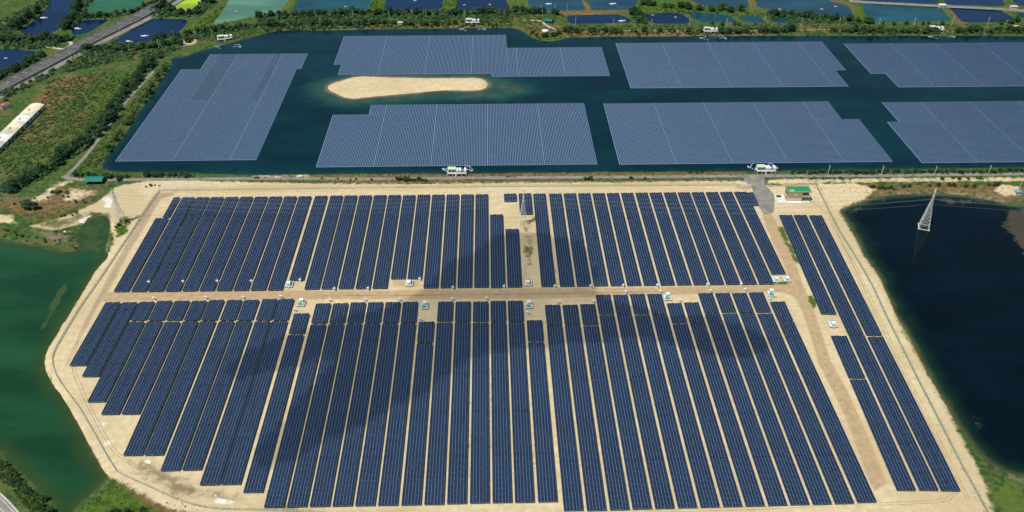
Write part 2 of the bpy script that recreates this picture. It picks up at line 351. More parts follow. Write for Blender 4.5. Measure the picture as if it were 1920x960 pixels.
def shore_line(pts, step, jit):
    """rounded, slightly ragged bank line"""
    P = ats(pts, WZ); n = len(P)
    if step < 20: P = [q for i in range(n) for q in (P[i].lerp(P[(i+1) % n], min(.25, 6/max(1, (P[(i+1) % n]-P[i]).length))), P[i].lerp(P[(i+1) % n], 1-min(.25, 6/max(1, (P[(i+1) % n]-P[i]).length))))]
    out = []
    for i in range(len(P)):
        a, b = P[i], P[(i+1) % len(P)]; L = (b-a).length; k = max(1, min(60, int(L/step)))
        d = (b-a)/max(L, .01); nn = Vector((d.y, -d.x, 0))
        for q in range(k): out.append(a.lerp(b, q/k)+(nn*_jr.uniform(-jit, jit) if q else Vector()))
    return out
LAKE_W = shore_line(LAKE, 9, 1.1); ISLAND_W = shore_line(ISLAND, 5, .8); SHELF_W = ats(SHELF, WZ)
WEST_W = shore_line(WESTPOND, 6, .9); EAST_W = shore_line(EASTPOND, 6, .9); PONDS_W = [(shore_line(p, 11, 1.0), c) for p, c in PONDS]
def water_sd(X, Y, m=14.0):
    d = sdf(LAKE_W, X, Y, m); d = np.maximum(d, -sdf(ISLAND_W, X, Y, 40.0))
    for w in (WEST_W, EAST_W): d = np.minimum(d, sdf(w, X, Y, m))
    for w, _ in PONDS_W: d = np.minimum(d, sdf(w, X, Y, m))
    return d
def on_land(x, y, clear=1.0):
    return water_sd(np.array([x]), np.array([y]))[0] > clear

def grid_mesh(name, xs, ys, Z, keep=None, attrs=None, mat=None):
    nx, ny = len(xs), len(ys)
    X, Y = np.meshgrid(xs, ys); co = np.stack([X, Y, Z], -1).reshape(-1, 3)
    i = np.arange(nx*ny).reshape(ny, nx)
    q = np.stack([i[:-1,:-1], i[:-1,1:], i[1:,1:], i[1:,:-1]], -1)
    q = q[keep] if keep is not None else q.reshape(-1, 4)
    q = q.reshape(-1, 4)
    used = np.unique(q); remap = np.full(nx*ny, -1); remap[used] = np.arange(len(used)); q = remap[q]; co = co[used]
    me = bpy.data.meshes.new(name); me.vertices.add(len(co)); me.vertices.foreach_set('co', co.astype(np.float32).ravel())
    me.loops.add(q.size); me.loops.foreach_set('vertex_index', q.astype(np.int32).ravel())
    me.polygons.add(len(q)); me.polygons.foreach_set('loop_start', np.arange(0, q.size, 4, dtype=np.int32))
    me.update(calc_edges=True)
    me.polygons.foreach_set('use_smooth', np.ones(len(q), bool))
    for k, a in (attrs or {}).items():
        at_ = me.attributes.new(k, 'FLOAT', 'POINT'); at_.data.foreach_set('value', a.reshape(-1)[used].astype(np.float32))
    me.materials.append(mat); me.validate(); return me
def axis(segs):
    out = [segs[0][0]]
    for a, b, s in segs:
        n = max(1, int(round((b-a)/s))); out += list(a + (b-a)*np.arange(1, n+1)/n)
    return np.array(out)

# ---- ground
def ground_material():
    m, nt, nd, lk, b = new_mat('ground_cover')
    nA = noise(nt, 0.035, 6, 0.62); nB = noise(nt, 0.22, 5, 0.6); nC = noise(nt, 0.9, 3, 0.6); nD = noise(nt, 0.012, 4, 0.5)
    gr = mixc(nt, rng(nt, nB, .35, .65), (0.026, 0.070, 0.020), (0.078, 0.125, 0.030))
    gr = mixc(nt, rng(nt, nA, .46, .66), gr, (0.110, 0.112, 0.040)); gr = mixc(nt, rng(nt, noise(nt, 0.06, 5, .65), .52, .64, 0, .8), gr, (0.024, 0.058, 0.020))
    c = gr
    def ch(nm, lo, hi, third, wob=0.55, edge=0.10, nz=nB):
        nonlocal c
        a = nd.new('ShaderNodeAttribute'); a.attribute_name = nm
        n2 = mth(nt, 'ADD', mth(nt, 'MULTIPLY', mth(nt, 'SUBTRACT', nz, 0.5), wob), mth(nt, 'MULTIPLY', mth(nt, 'SUBTRACT', nA, 0.5), wob))
        f = rng(nt, mth(nt, 'ADD', a.outputs['Fac'], n2), 0.5-edge, 0.5+edge)
        k = mixc(nt, rng(nt, nz, .35, .68), lo, hi)
        k = mixc(nt, rng(nt, nD, .45, .62, 0, .65), k, third)
        c = mixc(nt, f, c, k)
    ch('dry', (0.135, 0.080, 0.034), (0.23, 0.145, 0.068), (0.10, 0.095, 0.034), 1.1, .30)
    ch('sand', (0.52, 0.425, 0.255), (0.61, 0.515, 0.325), (0.47, 0.375, 0.215), .85, .22)
    ch('mud', (0.16, 0.125, 0.072), (0.25, 0.205, 0.125), (0.125, 0.12, 0.07), .9, .18)
    ch('track', (0.33, 0.26, 0.16), (0.42, 0.335, 0.21), (0.30, 0.24, 0.155), .6, .2)
    ch('dirt', (0.38, 0.275, 0.155), (0.47, 0.355, 0.215), (0.42, 0.305, 0.175), .35, .2)
    ch('green', (0.040, 0.085, 0.010), (0.085, 0.145, 0.022), (0.10, 0.125, 0.03), 1.0, .15)
    ch('salt', (0.55, 0.55, 0.52), (0.74, 0.73, 0.68), (0.66, 0.65, 0.6), 1.1, .1)
    sp = rng(nt, noise(nt, 0.33, 6, .72), .60, .70, 0, .38); c = mixc(nt, mth(nt, 'MULTIPLY', sp, rng(nt, noise(nt, 0.02, 3), .42, .62)), c, (0.20, 0.165, 0.08))
    # wheel-ruts and wind ripples: fine streaks along the site
    v = nd.new('ShaderNodeMapping'); tc = nd.new('ShaderNodeTexCoord'); lk.new(tc.outputs['Object'], v.inputs[0])
    v.inputs['Scale'].default_value = (0.07, 0.30, 1.0)
    st = noise(nt, 1.0, 4, .6, vec=v.outputs[0])
    h = nd.new('ShaderNodeHueSaturation'); lk.new(c, h.inputs['Color'])
    val = mth(nt, 'ADD', mth(nt, 'MULTIPLY', nC, .34), mth(nt, 'MULTIPLY', st, .34)); lk.new(mth(nt, 'ADD', val, .66), h.inputs['Value'])
    lk.new(h.outputs[0], b.inputs['Base Color']); b.inputs['Roughness'].default_value = 0.95; b.inputs['Specular IOR Level'].default_value = 0.1
    bump(nt, b, mth(nt, 'ADD', nB, nC), 0.5, 0.35)
    return m
gx = axis([(-6000,-1100,700),(-1100,-420,4.5),(-420,-330,2.2),(-330,300,1.7),(300,430,2.2),(430,1100,4.5),(1100,6000,700)])
gy = axis([(-1500,150,120),(150,250,5),(250,720,1.7),(720,900,3),(900,1330,3.0),(1330,9000,700)])
GX, GY = np.meshgrid(gx, gy)
wsd = water_sd(GX, GY)
gz = -np.clip((2.6-wsd)*0.385, 0, 3.2)
isl = sdf(ISLAND_W, GX, GY, 30.0); gz = np.where(isl < 0, np.minimum(gz + np.clip(-isl*0.16, 0, 1.6), 1.2), gz)
cov = {k: np.zeros(GX.shape) for k in CH}
for poly, k, s, soft in COVER:
    d = sdf(ats(poly), GX, GY, soft*1.6)
    np.maximum(cov[k], s*np.clip(0.5-d/(2*soft), 0, 1), out=cov[k])
cov['sand'] = np.maximum(cov['sand'], np.clip(0.5-(isl-1.0)/6, 0, 1))
g_me = grid_mesh('ground', gx, gy, gz, None, cov, ground_material())
ground = link('ground', g_me); tag(ground, kind='structure')

# ---- water
def water_mat(name, deep, mid=None, shallow=None, rough=0.07, wob=0.5, weed=(0.040, 0.058, 0.028)):
    m, nt, nd, lk, b = new_mat(name)
    mp = nd.new('ShaderNodeMapping'); tcw = nd.new('ShaderNodeTexCoord'); lk.new(tcw.outputs['Object'], mp.inputs[0]); mp.inputs['Scale'].default_value = (.35, 1.0, 1.0)
    n1 = noise(nt, 0.018, 5, .6, vec=mp.outputs[0]); n2 = noise(nt, 0.5, 3, .6)
    c = mixc(nt, rng(nt, n1, .35, .7), tuple(x*0.72 for x in deep), tuple(x*1.35 for x in deep))
    if shallow:
        a = nd.new('ShaderNodeAttribute'); a.attribute_name = 'shallow'
        n3 = noise(nt, 0.05, 5, .6)
        w = mth(nt, 'ADD', a.outputs['Fac'], mth(nt, 'MULTIPLY', mth(nt, 'SUBTRACT', n3, .5), wob))
        w = mth(nt, 'MULTIPLY', w, rng(nt, a.outputs['Fac'], 0.0, 0.12))
        c = mixc(nt, rng(nt, w, .06, .5), c, mid); c = mixc(nt, rng(nt, w, .42, .95), c, shallow)
        a2 = nd.new('ShaderNodeAttribute'); a2.attribute_name = 'weed'
        w2 = mth(nt, 'ADD', a2.outputs['Fac'], mth(nt, 'MULTIPLY', mth(nt, 'SUBTRACT', noise(nt, 0.13, 5, .65), .5), 1.1))
        c = mixc(nt, rng(nt, w2, .45, .70, 0, .75), c, weed)
    lk.new(c, b.inputs['Base Color']); lk.new(rng(nt, n1, .4, .62, rough*.7, rough*2.2), b.inputs['Roughness']); b.inputs['IOR'].default_value = 1.33; b.inputs['Specular IOR Level'].default_value = 0.4
    bump(nt, b, n2, 0.05, 0.2)
    return m
def water_sheet(name, outline, step, mat, bands, weeds=(), grow=5.0):
    P = np.array([(p.x, p.y) for p in outline]); lo = np.maximum(P.min(0)-8, (-1000, 150)); hi = np.minimum(P.max(0)+8, (1050, 1320))
    xs = axis([(lo[0], hi[0], step)]); ys = axis([(lo[1], hi[1], step)]); X, Y = np.meshgrid(xs, ys)
    d = sdf(outline, X, Y, 12.0)
    sh = np.zeros(X.shape)
    for src, L, amp, inner in bands:
        s = sdf(src, X, Y, 130.0); s = -s if inner else s
        sh = np.maximum(sh, amp*np.exp(-np.clip(s, 0, None)/L))
    wd = np.zeros(X.shape)
    for poly, s, soft in weeds:
        np.maximum(wd, s*np.clip(.5-sdf(ats(poly, WZ), X, Y, soft*2)/(2*soft), 0, 1), out=wd)
    dc = np.minimum(np.minimum(d[:-1,:-1], d[1:,1:]), np.minimum(d[1:,:-1], d[:-1,1:]))
    me = grid_mesh(name, xs, ys, np.full(X.shape, WZ), dc < grow, {'shallow': sh, 'weed': wd}, mat)
    return tag(link(name, me), kind='structure')
water_sheet('lake', LAKE_W, 4.0, water_mat('lake_water', (0.0012, 0.0200, 0.027), (0.012, 0.058, 0.045), (0.15, 0.135, 0.085)),
    [(LAKE_W, 8, .28, True), (ISLAND_W, 9, 1.05, False), (SHELF_W, 16, .52, False)],
    [([(905,140),(925,146),(918,152),(890,143)], .9, 5), ([(790,171),(840,168),(845,176),(800,178)], .9, 4), ([(940,160),(980,158),(978,172),(950,166)], .8, 5), ([(860,141),(915,139),(918,148),(880,145)], .7, 5)])
water_sheet('pond', WEST_W, 4.0, water_mat('green_pond_water', (0.010, 0.054, 0.022), (0.026, 0.056, 0.016), (0.135, 0.105, 0.052), wob=.5, weed=(0.055, 0.082, 0.024)),
    [(WEST_W, 8, .60, True)],
    [([(92,575),(104,550),(118,535),(130,528),(124,548),(105,580),(92,582)], 1.0, 3), ([(75,615),(90,585),(104,582),(90,610),(70,625)], .85, 3), ([(40,650),(68,625),(62,640),(48,655)], .6, 3),
     ([(30,680),(50,680),(50,700),(30,698)], .6, 3), ([(0,440),(100,455),(128,470),(130,482),(112,478),(60,462),(0,458)], .9, 5), ([(160,478),(205,462),(180,500),(165,495)], .55, 5), ([(142,450),(150,425),(172,406),(202,400),(212,425),(204,455),(190,485),(150,478)], .62, 7), ([(60,480),(75,700),(90,790),(130,860),(100,870),(60,790),(50,640)], .42, 14), ([(38,750),(60,765),(58,780),(44,768)], .7, 2.5), ([(150,870),(160,862),(150,874),(140,872)], .6, 3), ([(180,905),(205,880),(210,893),(190,905)], .7, 3)])
water_sheet('pond', EAST_W, 4.0, water_mat('dark_pond_water', (0.0008, 0.0058, 0.0095), (0.005, 0.022, 0.014), (0.085, 0.085, 0.040), wob=.55, weed=(0.075, 0.066, 0.046)),
    [(EAST_W, 8, .85, True)],
    [([(1888,395),(1960,380),(1990,500),(1925,480),(1900,450),(1880,425)], .95, 9), ([(1812,775),(1845,780),(1852,812),(1835,818),(1815,800)], .66, 6), ([(1740,365),(1850,372),(1870,380),(1830,388),(1770,386),(1745,376)], .6, 6),
     ([(1650,430),(1668,432),(1664,436),(1655,434)], .8, 2.5), ([(1580,395),(1620,380),(1640,385),(1610,400),(1590,412)], .55, 5), ([(1655,372),(1662,370),(1662,378),(1652,378)], .75, 2)])
PONDCOL = {'navy': (0.0035, 0.020, 0.062), 'slate': (0.014, 0.055, 0.085), 'teal': (0.010, 0.066, 0.088), 'green': (0.022, 0.105, 0.050), 'sage': (0.085, 0.20, 0.135), 'lime': (0.30, 0.46, 0.02)}
PM = {k: water_mat(k+'_pond_water', v, rough=0.16) for k, v in PONDCOL.items()}
for outline, key in PONDS_W:
    c = sum((Vector((p.x, p.y, 0)) for p in outline), Vector())/len(outline)
    pts = [((p.x-c.x)*1.03+c.x, (p.y-c.y)*1.05+c.y, WZ) for p in outline]
    me = bpy.data.meshes.new('pond'); me.from_pydata(pts, [], [tuple(range(len(pts)))]); me.materials.append(PM[key])
    if me.polygons[0].normal.z < 0: me.flip_normals()
    tag(link('pond', me), kind='structure')
# ---------------------------------------------------------------- roads
def offs(path):
    out = []
    for i, p in enumerate(path):
        d = (path[min(i+1, len(path)-1)] - path[max(i-1, 0)]); d.z = 0; d.normalize(); out.append(Vector((d.y, -d.x, 0)))
    return out
def sweep(name, path, section, mats, parent=None):
    """section: list of (offset, height, material of the strip to the next point)"""
    mb = MB(); ns = offs(path)
    rings = [[p + n*o + Vector((0, 0, z)) for o, z, _ in section] for p, n in zip(path, ns)]
    for i in range(len(path)-1):
        for k in range(len(section)-1):
            mb.quad(rings[i][k], rings[i][k+1], rings[i+1][k+1], rings[i+1][k], section[k][2])
    o = mb.build(name, mats, parent)
    me = o.data
    if me.polygons and me.polygons[len(section)//2].normal.z < 0: me.flip_normals()
    return o
def fine(pts, step=12.0, z=0.0):
    P = ats(pts, z); out = [P[0]]
    for a, b in zip(P, P[1:]):
        n = max(1, int((b-a).length/step)); out += [a.lerp(b, i/n) for i in range(1, n+1)]
    # one smoothing pass
    return [out[0]] + [(out[i-1]+out[i]*2+out[i+1])/4 for i in range(1, len(out)-1)] + [out[-1]]
shore = fine([(118,330),(124,336),(160,337),(300,336.5),(480,334.5),(700,335.5),(960,333),(1200,331.5),(1430,329.5),(1600,329.5),(1920,326),(2250,323)])
tag(sweep('road', shore, [(-2.9,-.05,0),(-2.7,.04,0),(2.7,.04,0),(2.9,-.05,0)], [M['asphalt']]), kind='structure')
lpath = fine([(288,133),(262,162),(240,185),(218,215),(196,245),(172,278),(148,308),(124,330)])
tag(sweep('road', lpath, [(-2.0,-.05,0),(-1.8,.05,0),(1.8,.05,0),(2.0,-.05,0)], [M['asphalt']]), kind='structure')
tag(sweep('road', fine([(1600,2),(1620,4),(1760,11),(1860,16),(1920,20),(2100,32)]), [(-5,-.05,0),(-4.6,.05,0),(4.6,.05,0),(5,-.05,0)], [M['asphalt']]), kind='structure')
tag(sweep('path', fine([(980,38),(1012,38),(1020,44),(1030,51),(1042,55)], 5), [(-1.7,-.05,0),(-1.5,.05,0),(1.5,.05,0),(1.7,-.05,0)], [M['concrete']]), kind='structure')
tag(sweep('path', fine([(75,86),(100,89),(120,93),(137,82),(128,77)], 6), [(-2.2,-.05,0),(-2,.05,0),(2,.05,0),(2.2,-.05,0)], [M['concrete']]), kind='structure')
tag(sweep('path', fine([(1110,57),(1300,57.5),(1440,57),(1560,55)], 10), [(-1.5,-.05,0),(-1.3,.05,0),(1.3,.05,0),(1.5,-.05,0)], [M['track']]), kind='structure')
# raised highway in the far left corner with its frontage road
hw = fine([(-120,235),(-40,190),(0,168),(70,132),(175,76),(262,33),(312,4),(350,-18),(420,-60)], 14)
HZ = 2.2
hwo = sweep('highway', hw, [(-16,-.1,1),(-11.5,HZ,1),(-11.4,HZ+.8,1),(-10.8,HZ+.8,1),(-10.7,HZ,0),(8.2,HZ,1),(8.3,HZ+.8,1),(8.8,HZ+.8,1),(8.9,.05,1),(9.4,.05,2),(18.2,.05,1),(18.6,.4,1),(19.0,.4,1),(19.4,-.6,1)], [M['dasphalt'], M['kerb'], M['asphalt']])
tag(hwo, kind='structure')
mk = MB(); ns = offs(hw)
for i in range(len(hw)-1):
    for o0 in (-8.6, 6.4, -1.2): mk.quad(*[hw[j]+ns[j]*(o0+w)+Vector((0, 0, HZ+.02)) for j, w in ((i,0),(i,.3),(i+1,.3),(i+1,0))])
    d = (hw[i+1]-hw[i])
    a = hw[i]; n = ns[i]
    mk.quad(a+n*-10.5+Vector((0,0,HZ+.03)), a+n*8.0+Vector((0,0,HZ+.03)), a+n*8.0+d*.06+Vector((0,0,HZ+.03)), a+n*-10.5+d*.06+Vector((0,0,HZ+.03)), 1)
mk.build('lane_marking', [M['asphalt'], M['asphalt']], hwo)
# lower-left public road
lr = fine([(-90,860),(-40,915),(0,952),(40,1000),(80,1060)], 6)
lro = sweep('road', lr, [(-6.2,-.05,1),(-6.0,.14,1),(-5.2,.14,1),(-5.1,.03,0),(5.1,.03,1),(5.2,.14,1),(6.0,.14,1),(6.2,-.05,1)], [M['asphalt'], M['concrete']])
tag(lro, kind='structure')
mk = MB(); ns = offs(lr)
for i in range(len(lr)-1):
    for o0 in (-3.9, -.1, 3.7): mk.quad(*[lr[j]+ns[j]*(o0+w)+Vector((0, 0, .05)) for j, w in ((i,0),(i,.22),(i+1,.22),(i+1,0))])
mk.build('lane_marking', M['paint'], lro)
def sheet(name, pts, z, mat, thick=.12):
    return tag(MB().prism([(p.x, p.y) for p in ats(pts)][::-1], z-thick, z).build(name, mat), kind='structure')
sheet('paved_yard', [(1393,333),(1433,331),(1436,348),(1440,352),(1452,366),(1452,388),(1450,399),(1432,402),(1418,380),(1410,352),(1404,349)], .045, M['asphalt'])
M['rut'] = plain('wheel_rut', (0.36, 0.285, 0.165), 0.95, 0, 0.25, 0.2)
for pts in ([(330,352),(480,349),(700,347),(960,345),(1200,344),(1380,343)], [(320,360),(600,358),(900,353)], [(1560,420),(1590,480),(1625,560),(1680,680),(1740,800),(1800,925),(1780,940),(1650,945)], [(1550,395),(1600,492),(1700,705),(1815,935)], [(1480,360),(1530,380),(1548,400)], [(150,640),(135,690),(170,770),(215,850),(280,890)], [(200,550),(400,553),(700,553),(1000,550),(1300,544),(1470,541)], [(200,556),(500,557),(900,554),(1200,549),(1460,545)], [(1440,415),(1475,480),(1510,560),(1560,705),(1620,830),(1650,905)], [(1436,420),(1470,490),(1500,550),(1545,690),(1604,815),(1640,915)], [(1630,935),(1500,950),(1100,962)], [(985,540),(985,500),(990,470)], [(300,372),(240,470),(180,570),(140,650)]):
    tr_ = fine(pts, 9)
    for o0 in (-.95, .95):
        jit = [q+n_*(o0+random.uniform(-.12, .12))+Vector((0, 0, .012)) for q, n_ in zip(tr_, offs(tr_))]
        tag(sweep('wheel_track', jit, [(-.24,.0,0),(.24,.0,0)], [M['rut']]), kind='structure')
# ---------------------------------------------------------------- solar rows
MW, MH, GL = 1.90, 0.95, 0.095            # module pitch across and along, exposed frame width
TILT, ZL = math.tan(R(4.5)), 1.5
HALF = 3*MW
_seg = {}
def table_mesh(n):
    """half a row wide (three modules), n modules long, tilted towards -X"""
    if n in _seg: return _seg[n]
    mb = MB(); L = n*MH
    z = lambda x: ZL + x*TILT
    mb.quad((0,0,z(0)), (HALF,0,z(HALF)), (HALF,L,z(HALF)), (0,L,z(0)), 0)
    mb.quad((0,L,z(0)-.06), (HALF,L,z(HALF)-.06), (HALF,0,z(HALF)-.06), (0,0,z(0)-.06), 0)
    mb.quad((0,0,z(0)-.06), (HALF,0,z(HALF)-.06), (HALF,0,z(HALF)), (0,0,z(0)), 0)
    mb.quad((HALF,0,z(HALF)-.06), (HALF,L,z(HALF)-.06), (HALF,L,z(HALF)), (HALF,0,z(HALF)), 0)
    mb.quad((0,L,z(0)-.06), (0,0,z(0)-.06), (0,0,z(0)), (0,L,z(0)), 0)
    mb.quad((HALF,L,z(HALF)-.06), (0,L,z(0)-.06), (0,L,z(0)), (HALF,L,z(HALF)), 0)
    for i in range(3):
        for j in range(n):
            x0 = i*MW+GL/2+.02; x1 = (i+1)*MW-GL/2-.02; y0 = j*MH+GL/2; y1 = (j+1)*MH-GL/2
            mb.quad((x0,y0,z(x0)+.02), (x1,y0,z(x1)+.02), (x1,y1,z(x1)+.02), (x0,y1,z(x0)+.02), 1)
    _seg[n] = mb.mesh('panel_table', [M['alu'], M['cell']]); return _seg[n]
_post = {}
def post_mesh(h):
    h = round(h, 2)
    if h not in _post:
        mb = MB(); mb.box(-.09,.09,-.09,.09,-.3,h); mb.box(-.25,.25,-.25,.25,-.3,.12); _post[h] = mb.mesh('post', M['steel'])
    return _post[h]
SEG = 20
def solar_row(x, y0, y1, label, group, pieces, halves=(0, 1), rz=0.0):
    """pieces: list of (from, to) distances along the row; the row runs from its near end at (x, y0)"""
    root = empty('solar_row', (x, y0, 0), rz, label, 'solar row', group)
    inner = MB()
    for a, b in pieces:
        n = max(2, int(round((b-a)/MH))); done = 0; hs = halves
        while done < n:
            k = min(SEG, n-done)
            if 0 < n-done-k < 5: k = n-done
            for h in hs:
                pt = link('panel_table', table_mesh(k), root, (h*(HALF+.20), a+done*MH, .035*((done//SEG) % 2))); pt.rotation_euler = (R(random.uniform(-.06, .06)), R(random.uniform(-.35, .35)), 0)
            done += k
        L = n*MH
        for h in hs:
            ox = h*(HALF+.20)
            for px in ((.5, 5.3) if h == 0 else (.6, 5.3)):
                for py in (.25, L-.25): link('post', post_mesh(ZL+px*TILT-.08), root, (ox+px, a+py, 0))
                for q in np.arange(4.5, L-2, 4.5):
                    inner.box(ox+px-.07, ox+px+.07, a+q-.07, a+q+.07, -.2, ZL+px*TILT-.08)
            x0 = ox+.05; x1 = ox+HALF-.05
            for yy in (.06, L-.16):
                bm = MB(); n0 = 0
                for zz in (-.24, -.07):
                    bm.v += [(x0,a+yy,ZL+.05*TILT+zz), (x1,a+yy,ZL+5.83*TILT+zz), (x1,a+yy+.1,ZL+5.83*TILT+zz), (x0,a+yy+.1,ZL+.05*TILT+zz)]
                for q in ((3,2,1,0),(4,5,6,7),(0,1,5,4),(1,2,6,5),(2,3,7,6),(3,0,4,7)): bm.f.append(tuple(n0+i for i in q)); bm.m.append(0)
                bm.build('end_beam', M['steel'], root)
        if len(hs) == 2:
            MB().box(HALF+.02, HALF+.18, a+.1, a+L-.1, ZL-.10, ZL+.04).build('cable_tray', M['alu'], root)
    if inner.f:
        ip = inner.build('inner_posts', M['steel'], root); ip['kind'] = 'stuff'
    return root
TZ = 2.0
def yrange(tl, bl):
    a = at(*tl, TZ); b = at(*bl, TZ); return (a.x+b.x)/2, b.y, a.y
def lay_block(rows, where, group):
    """rows: (top-left, bottom-left, list of junction y in the photo, halves)"""
    xs = []
    for tl, bl, jn, hv in rows: xs.append(yrange(tl, bl))
    for i, ((tl, bl, jn, hv), (x, ya, yb)) in enumerate(zip(rows, xs)):
        cuts = [ya] ; 
        for j in sorted(jn, reverse=True):
            yj = at(tl[0] + (bl[0]-tl[0])*(j-tl[1])/(bl[1]-tl[1]), j, TZ).y; cuts += [yj-.9, yj+.9]
        cuts.append(yb); pieces = [(cuts[k]-ya, cuts[k+1]-ya) for k in range(0, len(cuts), 2)]
        solar_row(x, ya, yb, '%s solar row from the left %s' % (ORD[i], where), group, pieces, hv)
B2 = (0, 1)
UA = [((314,369),(215,545.5),[],B2)] if False else []
A_top = [342.5,370,397.3,424.7,452,479.5,506.7,534,561.5,589]
A_bot = [244,275.5,307.5,339.5,371.5,403.5,435.5,468,500,534]
ua = [((289.8,408),(214,545.5),[],B2)]
for k, (t, b) in enumerate(zip(A_top, A_bot)):
    yb = 545.5-.011*(b-244) if k < 9 else 524.5
    ua.append(((t, 369-.009*(t-342)), (b if k < 9 else 543.5, yb), [], B2))
lay_block(ua, 'in the far left block above the dirt road', 'solar rows in the far left block')
B_top = [619.5+27.2*i for i in range(11)]
B_bot = [570,601.3,633.8,666.3,698,732.5,763.8,793.8,825.8,857.5,888.8]
ub = []
for k, (t, b) in enumerate(zip(B_top, B_bot)):
    ub.append(((t, 366.3-.009*(t-620)), (b, 521.5 if k in (5, 6) else 541-.011*(b-570)), [], B2))
ub += [((918.7,402),(920,538),[],B2), ((947.5,428.7),(951.3,537),[],B2)]
lay_block(ub, 'in the far middle block above the dirt road', 'solar rows in the far middle block')
C_top = [998.8+26.65*i for i in range(15)]; C_top[0] = 998.8
C_bot = [1015.5,1050,1082.5,1114.3,1146.3,1177.5,1209.3,1241.3,1272,1303,1333,1362.5,1393.8,1425,1448]
uc = []
for k, (t, b) in enumerate(zip(C_top, C_bot)):
    t = t + (3.5 if k > 0 else 0)
    uc.append(((t, 362.3-.008*(t-1000)), (b, 536-.0115*(b-1015) if k < 14 else 512.5), [], B2))
lay_block(uc, 'in the far right block above the dirt road', 'solar rows in the far right block')
# short tables standing apart
def stub(tl, bl, label, halves=B2):
    x, ya, yb = yrange(tl, bl); solar_row(x, ya, yb, label, 'short solar tables', [(0, yb-ya)], halves)
stub((944.5,362.5),(945.5,376.5), 'very short solar table just left of the middle pylon top')
stub((971.5,362),(975.5,400.5), 'short solar table standing right behind the middle pylon')
stub((1400.5,359.8),(1411.5,384), 'short half-width solar table by the paved yard', (0,))
stub((314,369),(291.5,407), 'short half-width solar table at the far left fence corner', (1,))
# near blocks
d_t = [(197.5,566),(229,565.3),(261,564.5),(293.7,564),(326,563.5),(359,563),(391,562.5),(424,562),(457,561),(490.5,560.5),(521.3,560),(551,587)]
d_b = [(129,684.5),(153,705),(164,752.5),(189.5,776),(228.5,775.5),(231.5,853),(271,852.7),(302.5,881.5),(342,880.5),(375.5,908.5),(416,907.5),(455.5,922.5)]
d_j = [[],[]]+[[601-.1*k] for k in range(9)]+[[626]]
lay_block([(a, b, j, B2) for a, b, j in zip(d_t, d_b, d_j)], 'in the near left block with the stepped front', 'solar rows in the near left block')
e_t = [(592.5+32.5*k, 568-.5*k) for k in range(6)]+[(785.5,602)]
e_b = [(494+43*k, 950.5-.75*k) for k in range(7)]
e_j = [[606-.3*k] for k in range(6)]+[[642.5]]
lay_block([(a, b, j, B2) for a, b, j in zip(e_t, e_b, e_j)], 'in the second near block below the dirt road', 'solar rows in the second near block')
f_t = [(821.3,565),(853.8,565),(887,564.7),(919.5,564.3),(951.5,564),(987.5,599.5)]
f_b = [(795.5,945),(838.5,943.5),(881,942.3),(923.7,941.5),(966,941),(1008.8,940)]
f_j = [[602.5]]*5+[[639.5]]
lay_block([(a, b, j, B2) for a, b, j in zip(f_t, f_b, f_j)], 'in the third near block below the dirt road', 'solar rows in the third near block')
g_t = [(1021.3,571.5),(1054,571),(1087,570.5),(1116,552.5),(1148,552),(1180,551.5),(1212,551),(1249,567.5),(1281.3,567),(1307.5,549.7),(1339.3,549.2),(1371,548.7),(1402.5,548),(1442.5,565)]
g_b = [(1057.5,956.5),(1101,956.3),(1144.5,955),(1187,953.3),(1229.5,952.3),(1272.3,951),(1315,950),(1357,949),(1399.3,948),(1442.5,947),(1483.8,945.5),(1525.5,944.5),(1567.5,943.5),(1609.5,941)]
g_j = [[609]]*3+[[588.8]]*4+[[605.5]]*2+[[585.5]]*4+[[602.5]]
lay_block([(a, b, j, B2) for a, b, j in zip(g_t, g_b, g_j)], 'in the near right block beside the diagonal dirt road', 'solar rows in the near right block')
# three slanting rows by the dark pond
def slant(tl, bl, cuts, label):
    a = at(*tl, TZ); b = at(*bl, TZ); d = a-b; L = d.length; ang = math.atan2(d.y, d.x)-math.pi/2
    ks = [0]
    for j in sorted(cuts, reverse=True):
        q = at(tl[0]+(bl[0]-tl[0])*(j[0]-tl[1])/(bl[1]-tl[1]), j[0], TZ); s = (q-b).length; ks += [s-j[1]/2, s+j[1]/2]
    ks.append(L)
    solar_row(b.x, b.y, 0, label, 'solar rows beside the dark pond', [(ks[i], ks[i+1]) for i in range(0, len(ks), 2)], B2, ang)
slant((1460.5,402),(1682,918), [(709,1.8),(607.5,26)], 'slanting solar row on the dirt road side, broken by a transformer pad')
slant((1488,402.3),(1724.5,918), [(627.5,1.8)], 'middle one of the three slanting solar rows near the dark pond')
slant((1516.5,402.6),(1765.5,919), [(628.5,1.8)], 'slanting solar row closest to the dark pond fence')
